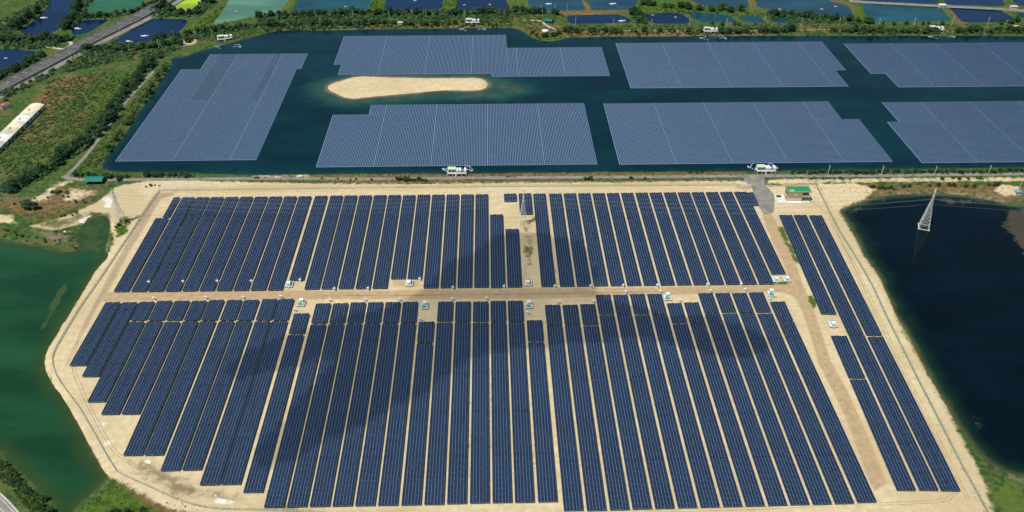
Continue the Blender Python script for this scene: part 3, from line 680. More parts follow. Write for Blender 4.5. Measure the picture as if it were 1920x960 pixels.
# ---------------------------------------------------------------- floating arrays
FW, FL = 1.62, 2.45                                   # float pitch across and along
FZ = WZ+0.38
_fsec = {}
def float_section(nc, nr):
    if (nc, nr) in _fsec: return _fsec[(nc, nr)]
    i, j = np.meshgrid(np.arange(nc), np.arange(nr)); i = i.ravel(); j = j.ravel(); n = len(i)
    x0 = i*FW+.28; x1 = x0+1.06; y0 = j*FL+.16; y1 = y0+2.08
    lo = np.full(n, .12); hi = np.full(n, .30)
    v = np.stack([np.stack(a, -1) for a in ((x0,y0,lo),(x1,y0,hi),(x1,y1,hi),(x0,y1,lo))], 1).reshape(-1, 3)
    q = np.arange(4*n).reshape(-1, 4)
    # the raised far edge of every module stands on the float: a low back face
    bx = np.stack([np.stack(a, -1) for a in ((x1+.02,y0,hi*0),(x1+.02,y1,hi*0),(x1+.02,y1,hi-.02),(x1+.02,y0,hi-.02))], 1).reshape(-1, 3)
    dx = i*FW-.05; dy = j*FL-.20; dz = np.full(n, .06)
    dt = np.stack([np.stack(a, -1) for a in ((dx,dy,dz),(dx+.42,dy,dz),(dx+.42,dy+.55,dz),(dx,dy+.55,dz))], 1).reshape(-1, 3)
    vv = np.concatenate([v, bx, dt]); qq = np.concatenate([q, q+4*n, q+8*n])
    me = bpy.data.meshes.new('panel_section'); me.from_pydata(vv.tolist(), [], qq.tolist())
    me.materials.append(M['fcell']); me.materials.append(M['float']); me.materials.append(M['fdot'])
    me.polygons.foreach_set('material_index', np.repeat(np.arange(3, dtype=np.int32), n)); me.update()
    _fsec[(nc, nr)] = me; return me
def floating_array(rects, label, colstep=34, yseams=(), dark=()):
    """rects in photo corners: (left-bottom px, right-top px) of axis-aligned fields of floats"""
    W_ = []
    for (lx, ly), (rx, ry) in rects:
        a = at(lx, ly, FZ); b = at(rx, ry, FZ); W_.append([a.x, b.x, a.y, b.y])
    for a in W_:
        for b in W_:
            if a is b: continue
            if abs(a[3]-b[2]) < 14 and min(a[1], b[1])-max(a[0], b[0]) > 5: b[2] = a[3]
            if abs(a[0]-b[0]) < 5: b[0] = a[0]
            if abs(a[1]-b[1]) < 5: b[1] = a[1]
            if abs(a[1]-b[0]) < 8: b[0] = a[1]
    x0 = min(w[0] for w in W_); y0 = min(w[2] for w in W_)
    root = empty('floating_solar_array', (x0, y0, FZ), 0, label, 'floating solar', 'floating solar arrays on the lake')
    for w in W_:
        w[0] -= x0; w[1] -= x0; w[2] -= y0; w[3] -= y0
        MB().box(w[0]-.35, w[1]+.35, w[2]-.4, w[3]+.4, -.55, .003*W_.index(w)).build('float_deck', M['float'], root)
        # sections between seams counted from the array's own corner
        cs = [w[0]]; k = math.floor(w[0]/(colstep*FW+1.3))+1
        while k*(colstep*FW+1.3) < w[1]-4: 
            if k*(colstep*FW+1.3)-w[0] > 4: cs.append(k*(colstep*FW+1.3))
            k += 1
        cs.append(w[1]); rs = [w[2]] + [y-y0 for y in yseams if w[2]+6 < y-y0 < w[3]-6] + [w[3]]
        cuts = [c for c in cs]
        for a, b in dark:
            for e in (a-x0, b-x0):
                e = w[0]+.35+round((e-w[0]-.35)/FW)*FW
                if w[0]+3 < e < w[1]-3 and min(abs(e-c) for c in cuts) > 5: cuts.append(e)
        cuts.sort()
        for c0, c1 in zip(cuts, cuts[1:]):
            m0 = .15 if c0 in cs else 0.0; m1 = .15 if c1 in cs else 0.0
            for k, (r0, r1) in enumerate(zip(rs, rs[1:])):
                nc = int((c1-c0-m0-m1)/FW+.3); nr = int((r1-r0-.2)/FL+.3)
                if nc > 0 and nr > 0:
                    so_ = link('panel_section', float_section(nc, nr), root, (c0+m0, r0+.1, 0)); so_.scale = ((c1-c0-m0-m1)/(nc*FW), (r1-r0-.2)/(nr*FL), 1)
                    if any(a-x0-1 < (c0+c1)/2 < b-x0+1 for a, b in dark) and (k > 0 or w is not W_[0]):
                        so_.material_slots[0].link = 'OBJECT'; so_.material_slots[0].material = M['fcell_old']; so_['label'] = 'strip of darker floating panels'
        for c in cs[1:-1]: MB().box(c-.16, c+.16, w[2]-.5, w[3]+.5, -.02, .07).build('walkway', M['fseam'], root)
        for r in rs[1:-1]: MB().box(w[0]-.5, w[1]+.5, r-.12, r+.12, -.02, .065).build('walkway', M['fseam'], root)
    # bright rim floats
    return root
def yy(px, py): return at(px, py, FZ).y
floating_array([((217,302),(556,128.5)), ((377,128.5),(576.5,100.5))], 'leftmost floating solar array, tall and slanting along the west shore', 34, [yy(400,188)], [(at(358,188,FZ).x, at(371,188,FZ).x), (at(377,188,FZ).x, at(387,188,FZ).x), (at(472,188,FZ).x, at(481,188,FZ).x)])
floating_array([((636,135),(951,118)), ((627.5,118),(951,65.5)), ((922.5,143.5),(1141,135.6)), ((955.5,135.6),(1122,88.5))], 'floating solar array behind the sand island, with a step on its right', 34)
floating_array([((1183,165),(1565,131)), ((1171.5,131),(1540,78))], 'far floating solar array right of the sand island', 36, [yy(1200,131)])
floating_array([((1685,163),(2060,134)), ((1630,134),(1985,79))], 'far floating solar array at the right edge of the lake', 36, [yy(1700,131)])
floating_array([((593,313),(1098,211)), ((693,211),(1092,193.5))], 'floating solar array in front of the sand island', 34, [yy(700,232)])
floating_array([((1162,308),(1610,223.5)), ((1139,223.5),(1552,190.5))], 'near floating solar array in the middle of the right half', 34, [yy(1300,228)])
floating_array([((1729,305),(2060,225)), ((1683,225),(1990,189))], 'near floating solar array running out at the right edge', 34, [yy(1800,224)])

# ---------------------------------------------------------------- pylons and wires
def pylon(loc, rz, bw, h, label, plinth=False, br_r=.065):
    root = empty('lattice_pylon', loc, rz, label, 'pylon', 'lattice pylons crossing the site')
    waist = h*.70; tw = .75
    def hw_(z): return bw + (tw-bw)*min(1, z/waist)
    cs = ((-1,-1),(1,-1),(1,1),(-1,1)); z0 = 1.2
    for sx, sy in cs:
        mb = MB(); mb.tube((sx*hw_(0), sy*hw_(0), -.5), (sx*tw, sy*tw, waist), br_r*2.2, br_r*1.5, 4); mb.tube((sx*tw, sy*tw, waist), (sx*.35, sy*.35, h), .13, .09, 4)
        mb.build('leg', M['pylon'], root)
    lv = [z0]; 
    while lv[-1] < waist-1.5: lv.append(lv[-1] + max(1.7, hw_(lv[-1])*1.05))
    lv[-1] = waist; n = 5; lv += [waist+(h-waist)*k/n for k in range(1, n+1)]
    def w2(z): return hw_(z) if z <= waist else tw+(.35-tw)*(z-waist)/(h-waist)
    br = MB()
    for a, b in zip(lv, lv[1:]):
        for k in range(4):
            p, q = cs[k], cs[(k+1) % 4]; A, B_ = w2(a), w2(b)
            br.tube((p[0]*A,p[1]*A,a), (q[0]*B_,q[1]*B_,b), br_r, None, 4); br.tube((q[0]*A,q[1]*A,a), (p[0]*B_,p[1]*B_,b), br_r, None, 4)
            br.tube((p[0]*B_,p[1]*B_,b), (q[0]*B_,q[1]*B_,b), br_r, None, 4)
    br.build('lattice_bracing', M['pylon'], root)['kind'] = 'stuff'
    arms = []
    for z, L in ((waist, 4.6), (waist+(h-waist)*.38, 4.2), (waist+(h-waist)*.76, 3.6)):
        for s in (-1, 1):
            mb = MB(); tip = (0, s*L, z+.2)
            for sx in (-1, 1):
                mb.tube((sx*w2(z), s*w2(z), z), tip, .10, .07, 4); mb.tube((sx*w2(z+1.4), s*w2(z+1.4), z+1.4), tip, .09, .06, 4)
                mb.tube((sx*w2(z)*.5, s*(w2(z)+L)/2, z+.1), (sx*w2(z+1.4), s*w2(z+1.4), z+1.4), .05, .05, 4)
            mb.build('crossarm', M['pylon'], root)
            mi = MB(); mi.tube((0, s*L, z+.1), (0, s*L, z-1.5), .13, .13, 6); mi.build('insulator', M['white'], root)
            arms.append(Vector((0, s*L, z-1.5)))
    for sx, sy in cs:
        m = MB(); m.tube((sx*bw, sy*bw, -2.6 if plinth else -.4), (sx*bw, sy*bw, .55), .75, .6, 8); m.build('footing', M['paleconc'], root)
    if plinth:
        for k in range(4):
            p, q = cs[k], cs[(k+1) % 4]; m = MB(); m.tube((p[0]*bw,p[1]*bw,-.05), (q[0]*bw,q[1]*bw,-.05), .42, .42, 4); m.build('tie_beam', M['paleconc'], root)
    M_ = Matrix.Translation(loc) @ Matrix.Rotation(rz, 4, 'Z')
    return [M_ @ a for a in arms] + [M_ @ Vector((0, 0, h))]
pw = []
c0 = (at(1719,421.8,WZ)+at(1744.6,431.7,WZ))/2
p_l = at(228,417.5); p_m = at(980.7,420.5)
A_ = pylon(p_l, R(-4), 3.6, 35.0, 'slender lattice pylon on scrub by the left fence corner')
B_ = pylon(p_m, R(0), 3.5, 35.5, 'lattice pylon standing in the gap between the far solar blocks')
C_ = pylon(Vector((c0.x, c0.y, WZ+.5)), R(-22), 4.3, 40.0, 'lattice pylon on concrete beams standing in the dark pond', True, .12)
def catenary(name, a, b, sag, r, label, group):
    mb = MB(); pts = [a.lerp(b, t/24) - Vector((0, 0, 4*sag*(t/24)*(1-t/24))) for t in range(25)]
    for p, q in zip(pts, pts[1:]): mb.tube(p, q, r, None, 4, caps=False)
    tag(mb.build(name, M['wire'], None), label, 'power line', group)
far_l = [p+Vector((-355, 30, 0)) for p in A_]; far_r = [p+Vector((355, -10, 0)) for p in C_]
for S, T, w in ((far_l, A_, 'running off left from the left pylon'), (A_, B_, 'between the left and middle pylons'), (B_, C_, 'between the middle pylon and the pond pylon'), (C_, far_r, 'running off right from the pond pylon')):
    for k, (a, b) in enumerate(zip(S, T)):
        catenary('power_line', a, b, 9.5 if k < 6 else 6.5, .05 if k < 6 else .035, ['lowest near-side conductor ','lowest far-side conductor ','middle near-side conductor ','middle far-side conductor ','upper near-side conductor ','upper far-side conductor ','thin earth wire at the top '][k]+w, 'overhead conductors')
# ---------------------------------------------------------------- unseen veil added between sun and site to darken part of the rows
def added_shade_cloud(shade, alt):
    """outline of the shaded ground, carried up along the sun's direction to cloud height"""
    up = SUN_TO*(alt/SUN_TO.z); out = [p+up for p in shade]
    P = np.array([(p.x, p.y) for p in out]); lo = P.min(0)-30; hi = P.max(0)+30
    xs = axis([(lo[0], hi[0], 5)]); ys = axis([(lo[1], hi[1], 5)]); X, Y = np.meshgrid(xs, ys)
    rg = np.random.default_rng(5); wob = np.zeros(X.shape)
    for k in range(22):
        a = rg.uniform(0, 6.28); f = rg.uniform(.02, .16); wob += np.sin((X*np.cos(a)+Y*np.sin(a))*f+rg.uniform(0, 6.28))/(1+f*14)
    d = -sdf(out, X, Y, 40.0)+wob*1.3
    keep = np.maximum(np.maximum(d[:-1,:-1], d[1:,1:]), np.maximum(d[1:,:-1], d[:-1,1:])) > 0
    q = np.clip(d, 0, None); top = alt + np.sqrt(q)*2.6 + wob*2*np.clip(q/20, 0, 1); bot = alt - np.sqrt(q)*.7
    m, nt, nd, lk, b = new_mat('added_shade_veil')
    df = nd.new('ShaderNodeBsdfDiffuse'); df.inputs[0].default_value = (.85, .85, .86, 1); tl = nd.new('ShaderNodeBsdfTranslucent'); tl.inputs[0].default_value = (.85, .85, .86, 1)
    tp = nd.new('ShaderNodeBsdfTransparent'); a1 = nd.new('ShaderNodeMixShader'); a1.inputs[0].default_value = .5; a2 = nd.new('ShaderNodeMixShader')
    lk.new(mth(nt, 'MULTIPLY_ADD', noise(nt, 0.02, 3), .07, .21), a2.inputs[0])
    lk.new(df.outputs[0], a1.inputs[1]); lk.new(tl.outputs[0], a1.inputs[2]); lk.new(tp.outputs[0], a2.inputs[1]); lk.new(a1.outputs[0], a2.inputs[2]); lk.new(a2.outputs[0], nd['Material Output'].inputs['Surface'])
    o = link('added_shade_cloud', grid_mesh('added_shade_cloud_top', xs, ys, top, keep, None, m)); tag(o, kind='structure')
    bm_ = grid_mesh('added_shade_cloud_base', xs, ys, bot, keep, None, m); bm_.flip_normals(); link('added_shade_cloud_base', bm_, o)
added_shade_cloud(ats([(1095,468),(1060,448),(1010,436),(960,440),(925,452),(890,480),(850,505),(822,540),(760,568),(690,590),(600,612),(540,635),(470,662),(430,690),(440,712),(500,702),(560,690),(600,672),(628,676),(620,700),(560,760),(520,800),(480,850),(490,880),(560,855),(640,815),(720,775),(800,735),(850,700),(890,668),(960,650),(1060,640),(1150,628),(1220,630),(1300,652),(1360,668),(1430,658),(1440,640),(1390,618),(1330,595),(1250,600),(1170,585),(1120,570),(1100,520)]), 490.0)
# ---------------------------------------------------------------- fences
def fence(pts, label):
    path = fine(pts, 8.0); o = empty('perimeter_fence', path[0], 0, label, 'fence', 'site perimeter fence'); base = path[0].copy()
    loc = [p-base for p in path]
    sweep('base_wall', loc, [(-.45,-.2,0),(-.4,.4,0),(.4,.4,0),(.45,-.2,0)], [M['mossconc']], o)
    posts = MB(); mesh = MB(); acc = 0.0
    for a, b in zip(loc, loc[1:]):
        L = (b-a).length; n = max(1, int(L/3))
        for i in range(n):
            p = a.lerp(b, i/n); posts.box(p.x-.05, p.x+.05, p.y-.05, p.y+.05, .3, 2.3)
        d = (b-a).normalized(); nn = Vector((d.y, -d.x, 0))*.012
        for z in np.arange(.55, 2.25, .2): mesh.quad(a+Vector((0,0,z))-nn, b+Vector((0,0,z))-nn, b+Vector((0,0,z+.055))+nn, a+Vector((0,0,z+.055))+nn)
    posts.build('fence_posts', M['fence'], o)['kind'] = 'stuff'; mesh.build('wire_mesh', M['fence'], o)['kind'] = 'stuff'
fence([(300,358),(284,382),(269,402),(244,440),(217.5,480),(180,536),(150,578),(125,620),(103,657),(97,672),(103,700),(116,720),(150,765),(182,820),(205,862),(220,884)], 'green wire fence on a concrete base along the green pond')
fence([(220,884),(235,893),(280,912),(330,936),(370,950),(420,955.5),(480,955.5),(570,961),(760,975),(1200,985),(1860,978)], 'green wire fence along the front edge of the site')
fence([(1860,978),(1850,958),(1800,868),(1760,788),(1725,720),(1690,650),(1660,590),(1635,535),(1604,482),(1575,436),(1550,388),(1530,347)], 'green wire fence along the dark pond')
fence([(300,358),(360,357),(480,355.5),(700,352.5),(960,350),(1200,348.5),(1390,347.5)], 'green wire fence behind the far ends of the rows')
fence([(1440,350),(1480,348),(1530,347)], 'short green wire fence behind the green-roofed building')

# ---------------------------------------------------------------- transformer skids and cabinets
def skid_proto():
    r = empty('transformer_skid', (0, 0, 0))
    MB().box(-3,3,-3.6,3.6,.95,1.2).build('platform', M['offwhite'], r)
    for x in (-2.6, 0, 2.6):
        for y in (-3.3, 3.3): MB().box(x-.15,x+.15,y-.15,y+.15,-.2,.95).build('leg', M['steel'], r)
    for x0, x1, y0, y1 in ((-3,3,-3.6,-3.55),(-3,3,3.55,3.6),(-3,-2.95,-3.55,3.55),(2.95,3,-3.55,3.55)):
        mb = MB()
        for z in (1.65, 2.2): mb.box(x0,x1,y0,y1,z,z+.07)
        nx = 6 if x1-x0 > 1 else 1; ny = 7 if y1-y0 > 1 else 1
        for i in range(nx+1 if nx > 1 else 1):
            for j in range(ny+1 if ny > 1 else 1):
                px = x0+(x1-x0-.05)*(i/nx if nx > 1 else 0); py = y0+(y1-y0-.05)*(j/ny if ny > 1 else 0); mb.box(px,px+.05,py,py+.05,1.2,2.2)
        mb.build('railing', M['railgreen'], r)['kind'] = 'stuff'
    cb = MB().box(-1.5,1.2,-2.9,-.2,1.2,3.9).build('switch_cabinet', M['white'], r)
    MB().box(-1.6,1.3,-3.0,-.1,3.903,4.05).build('cabinet_roof', M['white'], cb)
    MB().box(-1.1,.8,-2.94,-2.903,1.5,3.4).build('cabinet_door', M['offwhite'], cb)
    tr = MB().box(-1.0,1.3,.5,2.6,1.2,3.1).build('transformer_tank', M['tgreen'], r)
    mb = MB()
    for k in range(6): mb.box(1.34,1.9,.6+k*.33,.74+k*.33,1.5,2.9)
    mb.build('radiator', M['tgreen'], tr)['kind'] = 'stuff'
    for x in (-.6, .1, .8):
        m = MB(); m.tube((x,1.5,3.1),(x,1.5,3.7),.12,.07,6); m.build('bushing', M['offwhite'], tr)
    MB().box(-1.9,-1.15,.6,2.2,1.2,2.6).build('control_box', M['white'], r)
    m = MB()
    for k in range(5): m.box(-.6,.6,-3.9-.28*k,-3.62-.28*k,.9-.2*k,.98-.2*k)
    m.build('steps', M['steel'], r)['kind'] = 'stuff'
    return r
SK = skid_proto()
skids = [((542,537),'transformer skid at the near end of the far left block'),((767.5,535),'transformer skid in the notch of the far middle block'),((990.5,534.5),'transformer skid right above the dirt road beside the pylon gap'),((564.5,573),'transformer skid below the dirt road beside the near left block'),((796,578),'transformer skid below the road between second and third near blocks'),((992,577),'transformer skid below the road between third and right near blocks'),((1252,562),'transformer skid in the notch of the near right block'),((1447,555),'transformer skid at the road bend below the dirt road'),((1455,528),'left transformer skid of the pair at the far right block corner'),((1475,527),'right transformer skid of the pair at the far right block corner'),((1561,612),'left transformer skid on the pad among the slanting rows')]
for i, ((x, y), lb) in enumerate(skids):
    o = SK if i == 0 else copy_tree(SK); p = at(x, y); o.location = (p.x, p.y+1.5, 0); o.rotation_euler.z = math.pi if y > 540 and i < 8 else 0.0
    tag(o, lb, 'transformer', 'transformer skids')
def cabinet_proto():
    r = empty('combiner_cabinet', (0, 0, 0))
    MB().box(-.75,.75,-.55,.55,-.1,.35).build('plinth', M['paleconc'], r)
    b = MB().box(-.6,.6,-.4,.4,.35,2.1).build('cabinet_body', M['white'], r)
    MB().box(-.68,.68,-.5,.46,2.103,2.2).build('rain_hood', M['white'], r)
    MB().box(-.5,.5,-.43,-.403,.5,1.95).build('door', M['offwhite'], b)
    m = MB(); m.tube((.45,.2,2.2),(.45,.2,3.6),.09,.09,6); m.build('vent_pipe', M['white'], r)
    return r
CB = cabinet_proto()
cabs_far = [(280,533),(344,532),(408,531),(472,531),(563,529),(627,545.5),(690,545),(787,527),(849,543),(945,541),(1040,540.5),(1107,540),(1168,539),(1232,538.5),(1326,537),(1389,536.5)]
cabs_near = [(289,563),(387,561.5),(456,561),(527,560),(553,584.5),(619,566),(685,565.5),(750,565),(788,602),(848,564),(912,563),(989,590),(1047,570),(1113,569),(1173,551),(1238,550),(1275,567),(1332,549),(1396,547),(1443,564)]
for i, (x, y) in enumerate(cabs_far+cabs_near):
    o = CB if i == 0 else copy_tree(CB); p = at(x, y); o.scale = (1.4, 1.4, 1.35); o.location = (p.x, p.y, 0)
    far = i < len(cabs_far); k = i if far else i-len(cabs_far)
    tag(o, '%s white cabinet from the left along the %s side of the dirt road' % (ORD[k], 'far' if far else 'near'), 'cabinet', 'white combiner cabinets along the dirt road')

# ---------------------------------------------------------------- floating-array inverter stations on the shore
def station_proto():
    r = empty('inverter_station', (0, 0, 0)); H = 2.4
    MB().box(-9.4,9.4,-3.8,3.8,H,H+.3).build('platform', M['paleconc'], r)
    for x in (-8.8,-4.4,0,4.4,8.8):
        for y in (-3.4,3.4): MB().box(x-.25,x+.25,y-.25,y+.25,-2.2,H).build('pillar', M['paleconc'], r)
    sh = MB().box(-9.0,-1.0,-2.2,3.6,H+3.9,H+4.1).build('shelter_roof', M['mint'], r)
    MB().box(-5.06,-4.94,-2.25,3.65,H+4.103,H+4.16).build('roof_seam', M['white'], sh)
    for x in (-8.7,-5.0,-1.3):
        for y in (-1.9,3.3): MB().box(x-.12,x+.12,y-.12,y+.12,H+.3,H+3.9).build('shelter_post', M['white'], r)
    MB().box(-8.8,-1.2,3.0,3.15,H+.3,H+3.2).build('back_screen', M['white'], r)
    for x in (-7.4,-3.6): 
        iv = MB().box(x-1.2,x+1.2,-.6,1.6,H+.3,H+2.7).build('inverter_box', M['white'], r)
        MB().box(x-.8,x+.8,-.63,-.603,H+.6,H+2.4).build('vent_panel', M['dark'], iv)
    for x0, x1 in ((-.6,1.4),(2.0,4.0),(7.0,9.0)):
        c = MB().box(x0,x1,-2.6,3.2,H+.3,H+3.2).build('container', M['white'], r)
        MB().box(x0+.3,x1-.3,-2.63,-2.603,H+.5,H+2.6).build('container_door', M['offwhite'], c)
    t = MB().box(4.5,6.6,-.6,2.2,H+.3,H+2.2).build('transformer_tank', M['blue'], r)
    m = MB()
    for k in range(6): m.box(4.6+k*.33,4.75+k*.33,-1.2,-.603,H+.5,H+2.0)
    m.build('radiator', M['blue'], t)['kind'] = 'stuff'
    m = MB()
    for z in (H+.8, H+1.35): m.box(-9.3,9.3,-3.72,-3.66,z,z+.08)
    for x in np.arange(-9.3,9.31,1.55): m.box(x-.04,x+.04,-3.72,-3.66,H+.3,H+1.4)
    m.build('railing', M['white'], r)['kind'] = 'stuff'
    m = MB()
    for k in range(9): m.box(-2.0,-.4,-4.1-.3*k,-3.82-.3*k,H+.1-.27*k,H+.2-.27*k)
    m.build('steps', M['paleconc'], r)['kind'] = 'stuff'
    return r
ST = station_proto()
stations = [((857,330.5),0,'inverter station with pale green roof in front of the island-side array'),((1437,326),0,'inverter station with pale green roof near the gate and paved yard'),((421,77),24,'inverter station on the far shore beside the leftmost array'),((886,46),0,'inverter station on the far shore behind the island'),((1333,62.5),0,'inverter station on the far shore right of the bend'),((1757,60),0,'inverter station half hidden by shrubs at the far right shore')]
def float_chain(p, s, seed, label):
    rd = random.Random(seed); root = empty('mooring_floats', (p.x, p.y, WZ), 0, label, 'float chain', 'cable float chains by the inverter stations')
    me = MB(); me.box(-.75,.75,-.4,.4,-.15,.35); proto = me.mesh('float_block', M['wfloat'])
    for side in (-1, 1):
        n = 16
        for i in range(n):
            t = i/(n-1); a = t*4.2
            x = side*(8+9*math.sin(a*.75)*s) + rd.uniform(-.6,.6); y = 3+9*t+3.0*math.sin(a*1.9+side)+rd.uniform(-.5,.5)
            link('float_block', proto, root, (x, y, 0), rd.uniform(0, 3.1))
for i, ((x, y), rz, lb) in enumerate(stations):
    o = ST if i == 0 else copy_tree(ST); p = at(x, y); o.location = (p.x, p.y+4, 0); o.rotation_euler.z = R(rz); tag(o, lb, 'inverter station', 'inverter stations of the floating arrays')
    q = p + (Vector((0, 8, 0)) if i < 2 else Vector((0, -22, 0)))
    if i == 2: q = p+Vector((8, -24, 0))
    lab = 'white cable floats in the water at the ' + lb.split(' with')[0].replace('inverter station', 'station') 
    where = ['station before the island array','station near the gate','station beside the leftmost array','station behind the island','far shore station right of the bend','station at the far right shore'][i]
    float_chain(q, .7 if i < 2 else 1.0, 40+i, 'chain of white cable floats at the '+where)

# ---------------------------------------------------------------- buildings
def substation():
    a = at(1475,378); r = empty('control_building', (a.x, a.y, 0), R(-1), 'two-storey control building with bright green flat roof near the gate', 'building'); r.scale = (.95, 1.05, 1.3)
    w, d, h = 22.0, 9.0, 7.6
    MB().box(0,14,0,d,-.2,3.7).build('lower_wall', M['pinkwall'], r)
    up = MB(); up.box(0,14,-.25,d,3.7,h); up.box(14,w,4.0,d,3.7,h); up.build('upper_wall', M['tan'], r)
    MB().box(14,w,-.3,4.0,3.7,4.0).build('terrace_floor', M['paleconc'], r)
    MB().box(13.997,w-.3,5.2,d-.3,-.2,3.69).build('recessed_wall', M['dark'], r)  # near-black colour stands in for the shade inside the open lower floor
    MB().box(13.9,w,-2.4,5.2,-.2,.25).build('porch', M['paleconc'], r)
    for x in (14.4, 18, w-.3): MB().box(x-.2,x+.2,-.1,.3,.25,3.69).build('column', M['tan'], r)
    rf = MB().box(-.1,w+.1,.2,d+.1,h,h+.3).build('roof', M['roofgreen'], r)
    for x0,x1,y0,y1 in ((-.4,w+.4,-.25,.2),(-.4,w+.4,d+.1,d+.5),(-.4,-.1,.2,d+.1),(w+.1,w+.4,.2,d+.1)): MB().box(x0,x1,y0,y1,h-.2,h+.7).build('parapet', M['tan'], rf)
    for k in range(3): MB().box(1.4+1.6*k,2.5+1.6*k,.9,1.9,h+.3,h+1.2).build('rooftop_unit', M['white'], rf)
    MB().box(6.2,8.4,-.33,-.253,4.7,6.6).build('panel', M['pinkwall'], r)
    for x in (15.0, 17.4, 19.8):
        wd = MB().box(x,x+1.8,3.9,3.998,4.9,6.5).build('window', M['wglass'], r); MB().box(x-.1,x+1.9,3.86,3.897,6.5,6.65).build('frame', M['white'], wd)
    MB().box(14.1,w,-.35,-.3,4.05,5.1).build('balustrade', M['railgreen'], r)
    for y in (1.5,4.2,6.6): MB().box(-.05,-.003,y,y+1.6,4.7,6.4).build('window', M['wglass'], r)
    MB().box(-.05,-.003,2.5,4.6,.2,2.8).build('door', M['dark'], r)
    MB().box(-9.5,-.1,-3.5,d+3,-.1,.35).build('forecourt', M['paleconc'], r)
    MB().box(-7.8,-3.2,d-2.4,d+1.0,.353,.6).build('planter', M['scrub'], r)
    MB().box(0,13.5,-3.2,-.3,-.1,.6).build('plinth', M['white'], r)
substation()
def shed(px, py, w, d, h, label, mat, name='open_shed', rz=0):
    a = at(px, py); r = empty(name, (a.x, a.y, 0), R(rz), label, 'shed')
    mb = MB(); mb.v += [(-.6,-1.0,h-.9),(w+.6,-1.0,h-.9),(w+.6,d*.5,h+.7),(-.6,d*.5,h+.7),(w+.6,d+1.0,h-.9),(-.6,d+1.0,h-.9)]
    mb.v += [(x,y,z-.15) for x,y,z in mb.v]; mb.f += [(0,1,2,3),(3,2,4,5),(7,6,9,8),(8,9,11,10),(0,6,7,1),(5,4,10,11),(0,3,9,6),(3,5,11,9),(1,7,8,2),(2,8,10,4)]; mb.m += [0]*10
    mb.build('roof', mat, r)
    for x in (.2, w/2, w-.2):
        for y in (.2, d-.2): MB().box(x-.12,x+.12,y-.12,y+.12,-.2,h-.55).build('post', M['steel'], r)
    MB().box(.3,w-.3,d-.5,d-.35,-.2,h-.7).build('back_wall', M['dark'], r)  # shade under the roof is put into this wall's near-black colour
    MB().box(.6,w*.6,d*.45,d*.8,-.1,1.3).build('crate_stack', M['bark'], r)
shed(160,345.5,16,9,4.2,'open shed with dark teal roof beside the shore road',M['teal'])
shed(1021,42,10,8,3.6,'small shed with dark teal roof on the far shore knoll',M['teal'],'open_shed',-25)
def hut(px, py, w, d, h, label, wall, roof, rz=0, name='hut'):
    a = at(px, py); r = empty(name, (a.x, a.y, 0), R(rz), label, 'hut')
    MB().box(0,w,0,d,-.2,h).build('wall', wall, r); rf = MB().box(-.3,w+.3,-.4,d+.3,h,h+.25).build('roof', roof, r)
    MB().box(w*.2,w*.2+.9,-.05,-.003,-.1,2.0).build('door', M['dark'], r); MB().box(w*.55,w*.85,-.05,-.003,1.1,2.0).build('window', M['wglass'], r)
    MB().box(w*.3,w*.5,d*.3,d*.5,h+.25,h+.6).build('roof_vent', M['offwhite'], rf)
hut(1903,366,6,4.5,3.2,'small white hut with pale blue roof at the right edge',M['white'],M['blue'])
hut(746,46.5,6.5,4,2.6,'small white hut among the far shore trees',M['white'],M['offwhite'])
hut(1900,54,8,5,3.0,'small hut with yellow roof at the far right shore',M['tan'],M['yellow'])
hut(1596,4,9,6,3.2,'white hut at the left end of the far causeway',M['white'],M['white'])
hut(1762,14,9,6,3.2,'white hut halfway along the far causeway',M['offwhite'],M['white'])
hut(1896,17,9,6,3.2,'pinkish white hut at the right end of the far causeway',M['pinkwall'],M['pinkwall'])
hut(-2,203,7,10,3.5,'rust red roofed hut at the left edge behind the long hall',M['offwhite'],M['rust'],-35)
def hall():
    a = at(38,236); b = at(72,203); d = (b-a); d.z = 0; ang = math.atan2(d.y, d.x); L = 150; w = 15
    o = b - d.normalized()*L
    r = empty('long_hall', (o.x, o.y, 0), ang, 'long industrial hall with weathered cream and white roof at left edge', 'building')
    MB().box(0,L,-w/2,w/2,-.2,4.6).build('wall', M['offwhite'], r)
    n = 6; strips = 10
    for k in range(strips):
        mb = MB(); x0 = k*L/strips; x1 = (k+1)*L/strips-.12
        for i in range(n):
            t0 = i/n; t1 = (i+1)/n
            y0 = (t0-.5)*(w+1); y1 = (t1-.5)*(w+1); z0 = 4.7+1.9*(1-(2*t0-1)**2); z1 = 4.7+1.9*(1-(2*t1-1)**2)
            mb.quad((x0,y0,z0),(x1,y0,z0),(x1,y1,z1),(x0,y1,z1)); mb.quad((x0,y1,z1-.15),(x1,y1,z1-.15),(x1,y0,z0-.15),(x0,y0,z0-.15))
        mb.build('roof_bay', M['white'] if k % 3 == 1 else M['cream'], r)
    for k in range(14): MB().box(6+k*10,9+k*10,-w/2-.06,-w/2-.003,1.4,3.2).build('window', M['wglass'], r)
    rv = MB()
    for k in range(6): rv.box(20+k*22,23+k*22,-.6,.6,6.5,7.1)
    rv.build('roof_vents', M['rust'], r)['kind'] = 'stuff'
hall()
def tank():
    a = at(1022,59); r = empty('water_tank', (a.x, a.y, 0), 0, 'round pale blue tank on the far shore knoll', 'tank')
    m = MB(); m.loft([[(R_*math.cos(t*.3927), R_*math.sin(t*.3927), z) for t in range(16)] for R_, z in ((4.2,-.2),(4.2,1.4))]); m.build('tank_wall', M['paleconc'], r)
    m = MB(); m.loft([[(R_*math.cos(t*.3927), R_*math.sin(t*.3927), z) for t in range(16)] for R_, z in ((4.35,1.402),(4.3,1.6),(.6,2.2))]); m.build('tank_cover', M['foam'], r)
tank()
